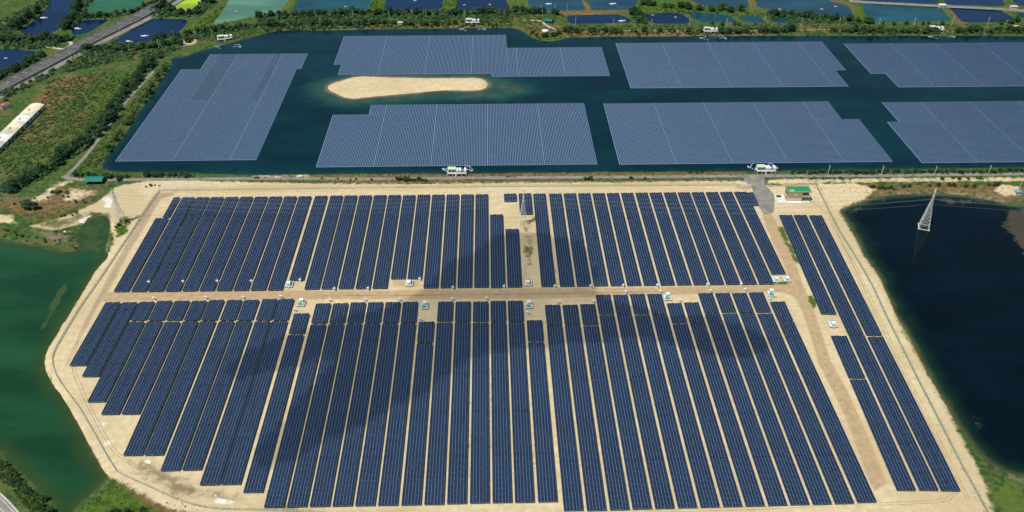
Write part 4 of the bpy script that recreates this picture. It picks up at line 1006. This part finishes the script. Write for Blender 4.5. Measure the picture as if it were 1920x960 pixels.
def gate():
    a = at(1388,349.5); r = empty('sliding_gate', (a.x, a.y, 0), R(-1), 'white sliding gate panel at the paved yard entrance', 'gate')
    for x in (0, 2.6, 5.2, 7.8, 10.4): MB().box(x,x+.12,0,.14,0,2.3).build('upright', M['white'], r)
    for z in (.15, 2.2): MB().box(.12,10.4,.02,.12,z,z+.1).build('rail', M['white'], r)
    for k in range(10): MB().box(.2+k*1.02,1.1+k*1.02,.05,.09,.3,2.15).build('slat', M['white'], r)
    b = at(1429,349); g = empty('gate_post', (b.x, b.y, 0), 0, 'white gate post with lamp right of the paved yard entrance', 'post')
    MB().box(-.2,.2,-.2,.2,-.2,3.0).build('shaft', M['white'], g); MB().box(-.7,.25,-.25,.25,3.0,3.3).build('lamp_head', M['white'], g)
gate()

# ---------------------------------------------------------------- poles
def pole_proto(h, arms):
    r = empty('utility_pole', (0, 0, 0))
    m = MB(); m.tube((0,0,-.3),(0,0,h),.26,.17,7); m.build('pole_shaft', M['paleconc'], r)
    for k in range(arms):
        m = MB(); m.box(-.08,.08,-1.3,1.3,h-.5-k*1.1,h-.34-k*1.1); ar = m.build('crossarm', M['steel'], r)
        for y in (-1.1,-.45,.45,1.1):
            q = MB(); q.tube((0,y,h-.34-k*1.1),(0,y,h-.02-k*1.1),.09,.07,6); q.build('insulator', M['white'], ar)
    m = MB(); m.tube((.3,0,h-3.6),(.3,0,h-2.6),.3,.3,8); m.build('pole_transformer', M['offwhite'], r)
    return r
def poles(spots, label_fn, group, h=11.0, cat='utility pole'):
    for i, (x, y) in enumerate(spots):
        p = at(x, y); o = copy_tree(PP); o.location = (p.x, p.y, 0); o.rotation_euler.z = R(random.uniform(-8, 8)); o.scale = (1, 1, h/11.0); tag(o, label_fn(i), cat, group)
PP = pole_proto(11.0, 2)
near_p = [(1552,329),(1652,329.5),(1751,330.5),(1852,329)]
PP.location = at(1448,331); tag(PP, 'utility pole beside the inverter station near the gate', 'utility pole', 'utility poles along the near shore road')
poles(near_p, lambda i: '%s utility pole from the left along the near shore road\'s right half' % ORD[i], 'utility poles along the near shore road')
poles([(1912,353)], lambda i: 'utility pole behind the white hut at the right edge', 'utility poles along the near shore road')
far_p = [(298,90),(365,61),(398,69),(458,53),(519.5,37.5),(592,37.5),(662,35),(730,35.5),(799,35.5),(872,34.5),(945,34.5),(1079,47),(1150,50.5),(1221,50.5),(1292,49.5),(1362,49.5),(1433,47),(1502,50),(1573,48.5)]
far_p2 = [(1647,48.5),(1713,48.5),(1784,47.5),(1851,47.5)]
poles(far_p, lambda i: '%s utility pole from the left along the far shore' % ORD[i], 'utility poles along the far shore', 11.5)
poles(far_p2, lambda i: '%s utility pole from the right along the far shore' % ORD[3-i], 'utility poles along the far shore', 11.5)
poles([(1013,21),(1041,21),(1063,21),(1017,31),(988,12)], lambda i: '%s utility pole by the fish ponds behind the knoll' % ['second','fourth','fifth and rightmost','nearest','first and leftmost'][i], 'utility poles by the fish ponds', 9.5)
poles([(183,110),(231,109),(327,72)], lambda i: '%s utility pole in the trees beside the highway pond' % ['left','middle','right'][i], 'utility poles beside the highway pond', 10.0)
def lamp_proto():
    r = empty('street_lamp', (0, 0, 0)); m = MB(); m.tube((0,0,0),(0,0,9.5),.2,.12,7); m.build('lamp_shaft', M['offwhite'], r)
    m = MB(); m.tube((0,0,9.4),(1.8,0,9.9),.09,.07,6); a = m.build('lamp_arm', M['offwhite'], r)
    MB().box(1.5,2.5,-.2,.2,9.85,10.0).build('lamp_head', M['white'], a); MB().box(-.35,.35,-.35,.35,-.6,.15).build('lamp_base', M['concrete'], r)
    return r
LP = lamp_proto()
lamps = [(17,173),(52,152),(93,129),(133,107),(191,76),(223,57),(266,33),(309,9)]
for i, (x, y) in enumerate(lamps):
    o = LP if i == 0 else copy_tree(LP); p = at(x, y, HZ); o.location = p; o.rotation_euler.z = R(55); tag(o, '%s street lamp from the left along the raised highway' % ORD[i], 'street lamp', 'street lamps along the highway')

# ---------------------------------------------------------------- vehicles
def vehicle(px, py, rz, paint, label, kind='car', cat='car'):
    p = at(px, py); r = empty('parked_'+kind, (p.x, p.y, .04), rz, label, cat, 'vehicles along the shore road')
    L, W, = (4.5, 1.8) if kind == 'car' else ((5.3, 1.85) if kind == 'pickup' else (5.2, 1.9))
    def ring(x, w, z0, z1, tw=None):
        tw = w if tw is None else tw; return [(x,-w/2,z0),(x,w/2,z0),(x,w/2*1.0,(z0+z1)/2),(x,tw/2,z1),(x,-tw/2,z1),(x,-w/2*1.0,(z0+z1)/2)]
    h = L/2
    if kind == 'van':
        m = MB(); m.loft([ring(-h,W*.94,.4,2.0,W*.86), ring(-h+.1,W,.35,2.15,W*.88), ring(h-1.6,W,.35,2.15,W*.88), ring(h-1.0,W,.35,1.55,W*.86), ring(h-.15,W*.97,.35,1.05,W*.85), ring(h,W*.9,.4,.9,W*.8)])
    else:
        m = MB(); m.loft([ring(-h,W*.9,.45,.85,W*.82), ring(-h+.15,W,.32,.98,W*.9), ring(-h*.4,W,.3,1.0,W*.94), ring(h*.25,W,.3,1.0,W*.94), ring(h-.2,W*.97,.32,.82,W*.86), ring(h,W*.88,.42,.7,W*.8)])
    m.build('body', paint, r)
    if kind == 'van':
        MB().box(h-1.45,h-1.2,-.7,.7,1.55,2.0).build('windscreen', M['wglass'], r)
        for s in (-1, 1): MB().box(-h+.4,h-1.7,s*W*.475-.01,s*W*.475+.02,1.25,1.75).build('side_window', M['wglass'], r)
    else:
        x0, x1, x2, x3 = (-h+.7, -h+1.3, h*.12, h*.5) if kind == 'car' else (-.55, -.3, .9, 1.5)
        g = MB(); g.loft([[(x0,-.72,.98),(x0,.72,.98),(x1,.6,1.40),(x1,-.6,1.40)], [(x3,-.74,.98),(x3,.74,.98),(x2,.6,1.40),(x2,-.6,1.40)]]); c = g.build('cabin_glass', M['wglass'], r)
        MB().box(x1-.05,x2+.05,-.62,.62,1.403,1.46).build('roof_panel', paint, c)
        if kind == 'pickup':
            MB().box(-h+.2,-.7,-.7,.7,1.003,1.02).build('cargo_bed', M['dark'], r)
    for sx in (-1, 1):
        for sy in (-1, 1):
            w = MB(); w.tube((sx*h*.62, sy*(W/2-.22), .33),(sx*h*.62, sy*(W/2+.01), .33),.33,.33,10); wo = w.build('wheel', M['tyre'], r)
            q = MB(); q.tube((sx*h*.62, sy*(W/2+.012), .33),(sx*h*.62, sy*(W/2+.03), .33),.19,.19,8); q.build('rim', M['silver'], wo)
    for sy in (-1, 1):
        MB().box(h-.12,h+.01,sy*.6-.2,sy*.6+.2,.62,.76).build('headlight', M['white'], r); MB().box(-h-.01,-h+.1,sy*.62-.15,sy*.62+.15,.66,.8).build('tail_light', M['red'], r)
vehicle(482,334,R(0),M['black'],'black pickup truck, leftmost vehicle on the shore road','pickup','truck')
vehicle(498,333.6,R(181),M['silver'],'silver car parked second from the left on the shore road')
vehicle(520.5,333.4,R(0),M['carwhite'],'white car parked between the silver car and the van')
vehicle(537.5,338,R(178),M['silver'],'silver car on the near verge, lower than the others')
vehicle(562,333,R(180),M['carwhite'],'boxy white van parked at the right of the car row','van','van')
vehicle(952,332,R(0),M['red'],'dark red car alone on the shore road behind the pylon')
# ---------------------------------------------------------------- pond aerators
def aerator_proto():
    r = empty('pond_aerator', (0, 0, 0))
    for s in (-1, 1): MB().box(-1.6,1.6,s*.9-.25,s*.9+.25,-.1,.25).build('pontoon', M['white'], r)
    m = MB(); m.tube((0,-1.4,.5),(0,1.4,.5),.1,.1,6); m.build('paddle_shaft', M['steel'], r)
    rd = random.Random(3); m = MB()
    for k in range(40):
        a = rd.uniform(0, 6.28); q = rd.uniform(.3, 3.4); x = 2.0*math.cos(a)*q*.6+1.2; y = math.sin(a)*q*.55; z = max(.05, .7-.18*q)
        m.loft([[(x+.5*math.cos(t), y+.35*math.sin(t), .01) for t in np.arange(6)*1.047], [(x+.25*math.cos(t), y+.18*math.sin(t), z) for t in np.arange(6)*1.047]])
    m.build('foam_splash', M['foam'], r)['kind'] = 'stuff'
    return r
AE = aerator_proto()
aer = [(80,33,1.5,'first dark blue pond at the upper left'),(144,53,1.4,'small pond left of the highway'),(269,67,1.4,'pond right of the highway, farther one'),(240,77,1.4,'pond right of the highway, nearer one'),(1164,39,1.5,'long pond behind the far shore road'),(1147,7,1.5,'grey pond top centre, right'),(1027,7,1.3,'grey pond top centre, left'),(1893,39,1.2,'pond at the far right shore'),(10,109,.7,'pond at the left edge'),(1461,17,.6,'reddish-banked pond, leftmost'),(1540,17,.7,'reddish-banked pond, centre'),(1566,12,.7,'reddish-banked pond, upper right'),(1568,29,.7,'reddish-banked pond, lower right'),(647,12,.6,'teal pond at the top'),(870,9,.6,'right navy pond at the top, left'),(918,8,.6,'right navy pond at the top, right'),(777,1,.7,'left navy pond at the top'),(442,21,.6,'sage green pond, lower'),(1223,28,.6,'pond behind the bend, left'),(1266,32,.6,'pond behind the bend, right')]
for i, (x, y, s, w) in enumerate(aer):
    o = AE if i == 0 else copy_tree(AE); o.location = at(x, y, WZ); o.scale = (s*.95, s*.95, s*.8); o.rotation_euler.z = R(random.uniform(-20, 20)); tag(o, 'white paddle aerator splashing in the '+w, 'aerator', 'paddle aerators on the fish ponds')
# ---------------------------------------------------------------- trees, shrubs, scrub
def leaf_cloud(rd, lobes, n, smin, smax):
    """leaf-clump faces spread through a set of ellipsoid lobes"""
    V = []; F = []; wt = [l[3]*l[4] for l in lobes]
    for _ in range(n):
        cx, cy, cz, rr, rz = rd.choices(lobes, wt)[0]
        d = Vector((rd.gauss(0,1), rd.gauss(0,1), rd.gauss(0,1))).normalized(); t = rd.random()**.45
        p = Vector((cx+d.x*rr*t, cy+d.y*rr*t, cz+d.z*rz*t))
        nrm = (d*1.0 + Vector((rd.gauss(0,.5), rd.gauss(0,.5), rd.gauss(.5,.5)))).normalized()
        u = nrm.orthogonal().normalized(); a = rd.uniform(0, 6.28); v = nrm.cross(u); u2 = u*math.cos(a)+v*math.sin(a); v2 = nrm.cross(u2); s = rd.uniform(smin, smax); k = rd.uniform(.55, 1)
        b = len(V); V += [tuple(p-u2*s), tuple(p-v2*s*k+nrm*s*.12), tuple(p+u2*s), tuple(p+v2*s*k-nrm*s*.12)]; F.append((b, b+1, b+2, b+3))
    return V, F
def mesh_vf(name, V, F, mat):
    me = bpy.data.meshes.new(name); me.from_pydata(V, [], F); me.materials.append(mat); me.update(); return me
def tree_meshes(seed, h, r, mat, n, leaf):
    rd = random.Random(seed); lobes = []
    nl = rd.randint(7, 10)
    for i in range(nl):
        a = i*2.4+rd.uniform(-.4,.4); q = rd.uniform(.25, .72)*r
        lobes.append((math.cos(a)*q, math.sin(a)*q, h*rd.uniform(.26,.76), r*rd.uniform(.34,.52), h*rd.uniform(.15,.24)))
    lobes.append((0, 0, h*.72, r*.5, h*.26))
    V, F = leaf_cloud(rd, lobes, n, leaf*.6, leaf*1.25)
    t = MB(); t.tube((0,0,-.4),(rd.uniform(-.2,.2),0,h*.5),h*.035,h*.022,7,caps=False)
    for lx, ly, lz, lr, _ in lobes[:6]: t.tube((0,0,h*rd.uniform(.25,.45)),(lx*.8,ly*.8,lz),h*.016,h*.007,5,caps=False)
    return t.mesh('trunk', M['bark']), mesh_vf('crown', V, F, mat)
TV = [tree_meshes(11,7.5,4.4,M['leaf'],900,.56), tree_meshes(12,8.5,4.8,M['leafdark'],980,.58), tree_meshes(13,6.6,4.5,M['leaf'],860,.56), tree_meshes(14,8.0,4.0,M['leafdark'],820,.56), tree_meshes(15,7.0,5.2,M['leaf'],1000,.58), tree_meshes(16,6.2,3.8,M['scrub'],700,.54)]
SV = [tree_meshes(21,3.2,2.3,M['leaf'],210,.42), tree_meshes(22,2.8,2.6,M['scrub'],220,.42), tree_meshes(23,3.6,2.2,M['leafdark'],220,.42)]
def plant(x, y, kind, s, label, group, cat, var):
    t, c = (SV if kind == 'shrub' else TV)[var]
    o = empty({'tree': 'broadleaf_tree', 'bush': 'bush', 'shrub': 'shrub'}[kind], (x, y, 0), random.uniform(0, 6.28), label, cat, group); o.scale = (s, s, s*random.uniform(.85, 1.15))
    link('trunk', t, o); link('crown', c, o)
NT = {'tree': 0, 'shrub': 0, 'bush': 0}
def belt(pts, width, step, kind, smin, smax, label, group, vars_, clear=2.0):
    P = ats(pts)
    for a, b in zip(P, P[1:]):
        L = (b-a).length; n = max(1, int(round(L/step))); d = (b-a).normalized(); nn = Vector((d.y, -d.x, 0))
        for i in range(n):
            p = a.lerp(b, (i+random.uniform(.1,.9))/n) + nn*random.uniform(-width, width)
            if not on_land(p.x, p.y, clear) or NT[kind] >= 330: continue
            NT[kind] += 1; plant(p.x, p.y, kind, random.uniform(smin, smax)*(1.25 if kind == 'tree' else 1.0), label, group, kind, random.choice(vars_))
ALL = [0,1,2,3,4]; DK = [1,3,1,0]; LT = [0,2,4,5]
belt([(48,392),(72,392)], 2, 4, 'tree', .7, .9, 'large dark tree on the scrub left of the left pylon', 'large trees on the left scrub', [1, 3])
belt([(482,33),(560,30),(700,26),(830,27),(960,27)], 4, 10.5, 'tree', .8, 1.2, 'dark tree in the back line along the far shore, left half', 'far shore trees, back line', ALL)
belt([(482,50),(560,49),(640,47),(700,46)], 4, 8.0, 'tree', .7, 1.05, 'green tree in the waterside clump at the far shore left of centre', 'far shore waterside trees', ALL)
belt([(700,46),(860,46)], 4, 12, 'tree', .6, .95, 'loosely spaced waterside tree left of the station behind the island', 'far shore waterside trees near the station', LT)
belt([(960,22),(995,24),(1050,28)], 4, 8, 'tree', .8, 1.1, 'dark tree on the rise behind the knoll', 'trees behind the knoll', DK)
belt([(985,60),(1010,68),(1040,68),(1055,62),(1075,55)], 5, 8, 'tree', .5, .85, 'bushy tree on the knoll jutting into the lake', 'trees on the knoll', LT)
belt([(1060,60),(1160,61),(1220,61)], 2.5, 12.5, 'tree', .6, .85, 'rounded tree spaced along the far shore right of the knoll', 'spaced round shore trees', ALL)
belt([(1220,60),(1320,60)], 2, 18, 'bush', .6, .8, 'lone rounded bush left of the station at the bend', 'lone round shore trees', DK)
belt([(1345,62),(1440,61),(1490,60)], 3, 9.5, 'tree', .65, .95, 'tree right of the station at the bend', 'shore trees right of the bend station', ALL)
belt([(1558,59),(1640,61),(1760,62)], 3, 9.0, 'tree', .65, .95, 'shore tree in the dense belt left of the far right station', 'dense far right shore belt, left part', ALL)
belt([(1785,60),(1920,61),(2000,61)], 3, 9.0, 'tree', .7, 1.0, 'shore tree right of the far right station', 'dense far right shore belt, right part', DK)
belt([(1440,27),(1500,32),(1560,38),(1640,45)], 4, 8.5, 'tree', .75, 1.1, 'dark tree in the diagonal clump before the reddish-banked pond', 'diagonal tree clump', DK)
belt([(1180,30),(1190,24),(1206,42),(1200,46)], 4, 7.5, 'tree', .7, 1.0, 'tree between the long pond and the next pond', 'trees between the middle fish ponds', ALL)
belt([(1195,8),(1240,12),(1300,18),(1340,20),(1400,22)], 4, 13, 'tree', .7, 1.1, 'tree on the green bank across the middle fish ponds', 'trees on the middle pond bank', ALL)
belt([(1320,46),(1420,47),(1440,44)], 3, 14, 'bush', .5, .8, 'small bush before the ponds right of the bend', 'small trees behind the bend', DK)
belt([(1640,46),(1780,46)], 2, 16, 'bush', .45, .7, 'small dark bush below the teal pond', 'small trees below the teal pond', DK)
belt([(1870,44),(1920,40)], 3, 12, 'tree', .7, 1.0, 'dark tree at the far right corner', 'far right corner trees', DK)
# left side
belt([(20,56),(60,36),(100,8),(115,-8)], 6, 8.5, 'tree', .9, 1.25, 'dark tree left of the first dark blue pond', 'trees left of the upper pond', DK)
belt([(160,-8),(148,10),(138,32),(122,58)], 4, 8.5, 'tree', .9, 1.25, 'dark tree between the two upper left ponds', 'trees between the upper left ponds', DK)
belt([(150,33),(205,30),(250,24),(300,2)], 2.5, 8.5, 'tree', .65, .95, 'tree lining the far side of the raised highway', 'trees lining the highway', ALL)
belt([(0,78),(70,76),(135,76)], 7, 8.0, 'tree', .85, 1.2, 'tree in the wide clump at the left edge above the small path', 'left edge tree clump', ALL)
belt([(-10,152),(40,128),(78,106)], 4, 9, 'tree', .8, 1.15, 'dark tree along the pond at the left edge', 'trees along the left edge pond', DK)
belt([(290,22),(310,14),(330,26),(365,27),(372,8),(402,3)], 5, 8.0, 'tree', .85, 1.25, 'tree round the bright lime pond', 'trees round the lime pond', DK)
belt([(160,97),(240,92),(300,86),(360,82)], 7, 8.0, 'tree', .65, 1.0, 'tree in the belt between the highway pond and the lake', 'trees between highway pond and lake', ALL)
belt([(270,78),(330,70),(395,60),(470,50)], 4, 9.5, 'tree', .65, 1.0, 'tree on the bank above the leftmost station', 'trees above the leftmost station', ALL)
belt([(293,108),(260,143),(232,180),(205,225),(180,252),(140,285),(70,330),(0,366)], 5.5, 6.8, 'tree', .75, 1.15, 'dark tree in the diagonal belt between the dry field and the lake', 'diagonal tree belt', DK)
belt([(318,122),(290,160),(262,205),(235,240),(205,280)], 4, 13, 'bush', .45, .75, 'small bush on the west bank of the lake', 'west bank trees', LT)
belt([(0,265),(35,245),(60,225)], 4, 9, 'tree', .7, 1.0, 'tree beside the long cream hall', 'trees beside the long hall', DK)
belt([(0,185),(40,160),(75,143),(105,135)], 3.5, 9, 'tree', .7, 1.0, 'tree between the frontage road and the dry field', 'trees below the frontage road', DK)
belt([(120,122),(160,115),(200,110)], 3, 10, 'bush', .55, .8, 'small bush around the vegetable plot', 'trees around the vegetable plot', LT)
belt([(265,329),(300,330),(362,330)], 2, 7, 'bush', .5, .8, 'dense dark bush at the near lake shore right of the teal shed', 'near shore trees by the shed', DK)
belt([(135,328),(190,333),(250,333)], 2, 7.5, 'bush', .45, .7, 'bush along the shore road behind the teal shed', 'trees behind the teal shed', LT)
belt([(218,340),(226,338)], 1, 3, 'bush', .6, .8, 'dark bush right beside the teal shed', 'trees beside the teal shed', DK)
belt([(214,430),(236,412),(240,424)], 2.5, 5, 'bush', .3, .45, 'low bush around the foot of the left pylon', 'bushes round the left pylon foot', [0, 5])
belt([(1482,325),(1560,324),(1640,324),(1760,324),(1850,323),(1925,321)], 2.5, 5.2, 'bush', .36, .62, 'low bush in the near shore hedge right of the gate station', 'near shore hedge', [0,2,4,1])
belt([(-30,845),(0,872),(40,905),(75,940),(105,975)], 2.6, 2.9, 'bush', .38, .58, 'bush in the green belt at the lower left corner', 'lower left corner belt', LT)
belt([(205,960),(240,955),(280,965)], 3, 4, 'bush', .35, .5, 'dark leafy bush at the bottom edge below the fence', 'bottom edge trees', DK)
# single shrubs
belt([(1690,351),(1705,350)], 1, 3, 'shrub', .9, 1.3, 'shrub in the clump on the dark pond\'s far bank, left', 'shrubs on the dark pond bank, left', [0, 2])
belt([(1740,350),(1800,349),(1830,351)], 2, 8, 'shrub', .8, 1.3, 'shrub on the dark pond\'s far bank near the pylon top', 'shrubs on the dark pond bank, middle', [0, 2])
belt([(1850,348),(1880,347)], 1.5, 4, 'shrub', .9, 1.4, 'tall shrub left of the white hut', 'shrubs by the white hut', [2])
belt([(1630,352),(1680,355)], 1.5, 3, 'shrub', .8, 1.2, 'shrub on the corner bank behind the dark pond', 'shrubs on the corner bank', [0, 1])
belt([(1765,337),(1850,336)], 1.5, 7, 'shrub', .7, 1.1, 'shrub between the shore road and the sandy track', 'shrubs by the sandy track', [0, 1])
belt([(1500,336),(1600,336)], 1.2, 6, 'shrub', .5, .8, 'low shrub on the verge right of the gate', 'verge shrubs right of the gate', [0, 1])
belt([(740,338),(800,338)], 1.5, 2.6, 'shrub', .8, 1.3, 'dark shrub in the verge clump before the island-side station', 'verge clump shrubs', [0, 2])
belt([(1096,338),(1112,338)], .8, 3, 'shrub', .9, 1.3, 'dark shrub on the verge right of the red car', 'verge shrubs right of the red car', [2])
belt([(1180,336),(1220,335)], .8, 9, 'shrub', .8, 1.1, 'small round shrub on the verge in the middle', 'round verge shrubs', [0])
belt([(1290,324),(1320,324)], .8, 5, 'shrub', .7, 1.1, 'shrub on the lake bank before the right arrays', 'lake bank shrubs', [0, 2])
belt([(600,336),(700,337)], 1, 10, 'shrub', .5, .8, 'small shrub on the verge right of the van', 'verge shrubs right of the van', [0, 1])
belt([(270,350),(300,349)], 2, 4, 'shrub', .5, .9, 'shrub on the sandy rise left of the fence corner', 'shrubs on the sandy rise', [0, 1])
belt([(90,365),(130,362)], 3, 5, 'shrub', .7, 1.2, 'shrub among the sand patches at the left', 'shrubs among the sand patches', [0, 1])
belt([(110,410),(150,398)], 3, 5, 'shrub', .5, .9, 'low shrub above the muddy inlet', 'shrubs above the inlet', [1])
belt([(10,385),(60,378),(120,372),(160,384),(190,372)], 5, 9, 'shrub', .5, 1.1, 'shrub on the rough brown bank left of the left pylon', 'shrubs on the rough left bank', [0, 1, 2])
belt([(0,432),(60,448),(110,456)], 3, 6, 'shrub', .4, .8, 'low marsh shrub on the green pond\'s far bank', 'marsh shrubs by the green pond', [0, 1])
# --- undergrowth nobody could count
def scatter(name, polys, mat, smin, smax, leaves, density, seed, flat=.7, gaps=.5):
    rd = random.Random(seed); V = []; F = []
    for poly in polys:
        P = ats(poly); xs = [p.x for p in P]; ys = [p.y for p in P]
        area = abs(sum(P[i].x*P[(i+1) % len(P)].y-P[(i+1) % len(P)].x*P[i].y for i in range(len(P))))/2
        n = int(area*density)+1
        X = np.array([rd.uniform(min(xs), max(xs)) for _ in range(n*6)]); Y = np.array([rd.uniform(min(ys), max(ys)) for _ in range(n*6)])
        ok = (sdf(P, X, Y, 5.0) < 0) & (water_sd(X, Y) > .6)
        for x, y in list(zip(X[ok], Y[ok]))[:n]:
            s = rd.uniform(smin, smax)
            v, f = leaf_cloud(rd, [(x, y, s*.25, s, s*flat)], leaves, s*.28, s*.6); b = len(V); V += v; F += [tuple(i+b for i in q) for q in f]
    o = link(name, mesh_vf(name, V, F, mat)); o['kind'] = 'stuff'; return o
WOODS = [[(285,105),(300,112),(265,150),(225,205),(190,250),(150,290),(80,335),(0,372),(0,350),(60,320),(130,280),(175,240),(205,195),(240,150)], [(480,24),(700,20),(960,20),(960,36),(700,36),(480,42)], [(480,44),(700,40),(700,52),(500,58)], [(150,86),(300,76),(340,92),(290,104),(150,112)], [(0,62),(140,68),(130,82),(75,92),(0,90)], [(0,40),(90,-5),(110,-5),(60,36),(20,66),(0,70)], [(130,40),(160,-5),(185,-5),(165,15),(155,35),(125,62)], [(145,30),(245,24),(296,-2),(306,0),(246,28),(205,34),(150,36)], [(0,142),(75,100),(85,104),(20,150),(0,160)], [(280,12),(325,10),(330,22),(368,22),(375,5),(400,-2),(410,5),(375,30),(285,34)], [(320,72),(400,58),(480,46),(480,52),(400,68),(330,82)], [(1440,22),(1640,42),(1600,46),(1440,40)], [(1180,12),(1205,20),(1215,44),(1195,46),(1180,30)], [(1440,54),(1490,54),(1490,62),(1440,62)], [(1555,55),(1760,56),(1760,64),(1560,64)], [(1790,54),(1960,54),(1960,64),(1790,64)], [(960,14),(1000,16),(1005,26),(960,28)], [(110,128),(200,108),(215,116),(130,136)], [(0,178),(100,132),(108,138),(50,165),(0,196)], [(-40,262),(0,258),(60,218),(66,226),(0,285),(-40,300)]]
scatter('woodland', WOODS, M['leafdark'], 1.8, 3.8, 26, .040, 31, .95)
scatter('woodland', [WOODS[0], [(310,118),(322,120),(285,175),(255,222),(215,285),(195,305),(185,300),(240,225),(290,150)], [(1060,54),(1440,54),(1440,64),(1060,66)], [(700,40),(960,38),(960,50),(700,52)]], M['leaf'], 1.2, 2.8, 22, .035, 34, .95)
scatter('woodland', [[(-30,848),(0,868),(45,905),(95,965),(70,975),(20,915),(-30,875)]], M['scrub'], .6, 1.4, 22, .5, 32, .9)
scatter('woodland', [[(1482,321),(1760,319),(1925,317),(1925,326),(1482,328)], [(262,326),(366,326),(366,333),(262,333)], [(135,324),(250,328),(250,335),(140,334)]], M['leaf'], .6, 1.5, 18, .14, 33, .9)
scatter('scrub', [[(90,150),(190,135),(260,140),(215,205),(150,270),(60,325),(0,355),(0,290),(70,225)], [(318,112),(260,205),(190,310),(140,325),(200,250),(290,140)], [(160,85),(300,78),(330,95),(300,108),(150,125),(110,130)], [(330,72),(480,46),(480,64),(420,80)]], M['scrub'], .7, 2.1, 12, .10, 1)
scatter('scrub', [[(480,26),(960,22),(960,51),(620,55),(482,64)], [(960,20),(1060,26),(1060,70),(1010,76),(985,60)], [(1060,48),(1500,46),(1920,46),(1920,65),(1400,66),(1060,68)], [(1190,8),(1400,14),(1440,30),(1200,28)], [(1440,20),(1640,42),(1500,46),(1440,45)], [(0,60),(140,70),(110,90),(0,92)], [(350,60),(425,5),(435,45),(400,60)], [(828,0),(856,0),(852,20),(828,20)], [(690,0),(716,0),(714,21),(692,22)]], M['scrub'], .8, 2.1, 11, .05, 2)
scatter('scrub', [[(480,327),(960,325),(1400,322),(1400,329),(960,331.5),(480,331)], [(480,336.5),(960,336),(1390,334),(1390,338),(960,342),(480,343)], [(1480,331),(1920,329),(1920,332),(1480,335)], [(135,322),(370,325),(370,334),(140,334)]], M['scrub'], .4, 1.1, 9, .09, 3)
scatter('scrub', [[(140,960),(195,918),(215,908),(260,938),(310,968),(280,985),(120,985)], [(-30,850),(0,868),(45,905),(95,965),(70,975),(20,915),(-30,875)], [(208,430),(240,408),(250,415),(238,440),(212,445)], ], M['scrub'], .3, .8, 9, .16, 4)
scatter('weeds', [[(975,424),(1000,420),(1003,450),(998,478),(984,490)], [(1458,425),(1470,425),(1495,480),(1488,488)], [(1003,420),(1012,420),(1030,530),(1022,530)]], M['reed'], .2, .5, 8, .10, 44)
scatter('dry_grass', [[(60,376),(150,345),(225,350),(200,364),(140,400),(60,412),(0,398),(0,372)], [(1440,353),(1640,348),(1900,349),(1920,374),(1850,369),(1740,359),(1640,364)], [(480,327),(1400,322),(1400,329),(480,331)], [(480,336.5),(1390,334),(1390,338),(480,343)], [(205,905),(270,925),(470,970),(420,985),(300,980)]], M['dry'], .35, .95, 8, .045, 5)
scatter('reeds', [[(0,436),(60,452),(124,468),(130,478),(60,460),(0,450)], [(92,428),(150,446),(150,470),(110,455)]], M['reed'], .5, 1.3, 10, .09, 6, 1.1)
# weeds between the rows
rd = random.Random(9); V = []; F = []
for (x0, y0, x1, y1, n) in [(1003,420,1020,534,24),(1030,470,1050,534,16),(1100,610,1180,690,20),(780,560,790,760,30),(600,380,580,500,24),(1290,560,1420,780,34),(1330,380,1410,500,26),(1490,440,1545,560,30),(880,600,880,900,30),(920,680,921,850,24),(995,600,1002,900,26),(1150,600,1210,820,24),(1120,380,1190,520,22),(1600,700,1680,860,18),(740,800,720,930,14),(500,930,520,880,12)]:
    for _ in range(n*2):
        t = rd.random(); p = at(x0+(x1-x0)*t+rd.uniform(-2,2), y0+(y1-y0)*t); s = rd.uniform(.25, .7)
        v, f = leaf_cloud(rd, [(p.x, p.y, s*.2, s, s*.6)], 8, s*.25, s*.5); b = len(V); V += v; F += [tuple(i+b for i in q) for q in f]
for (x0, y0, x1, y1) in [(1530,350,1604,485),(1604,485,1725,722),(1725,722,1850,960)]:
    for _ in range(70):
        t = rd.random(); p = at(x0+(x1-x0)*t+rd.uniform(-7,9), y0+(y1-y0)*t); s = rd.uniform(.2, .6)
        v, f = leaf_cloud(rd, [(p.x, p.y, s*.2, s, s*.6)], 8, s*.25, s*.5); b = len(V); V += v; F += [tuple(i+b for i in q) for q in f]
link('weeds', mesh_vf('weeds', V, F, M['reed']))['kind'] = 'stuff'
def ordinal(n):
    if n <= 20: return ORD[n-1]
    t = {2: 'twenty', 3: 'thirty', 4: 'forty', 5: 'fifty'}[n//10]
    return {2: 'twentieth', 3: 'thirtieth', 4: 'fortieth', 5: 'fiftieth'}[n//10] if n % 10 == 0 else t+'-'+ORD[n % 10-1]
_groups = {}
for o in COL.objects:
    if o.parent is None and o.get('category') in ('tree', 'bush', 'shrub'): _groups.setdefault(o['label'], []).append(o)
for lab, os_ in _groups.items():
    if len(os_) < 2: continue
    os_.sort(key=lambda o: (o.location-Vector((0, 0, CAMH))).dot(_r)/(o.location-Vector((0, 0, CAMH))).dot(_f))
    for k, o in enumerate(os_):
        nl = ordinal(k+1)+' from the left, '+lab
        o['label'] = nl if len(nl.split()) <= 16 else ordinal(k+1)+' from left, '+lab
print('TREES', NT, [l for l in _groups if len(l.split()) > 13])
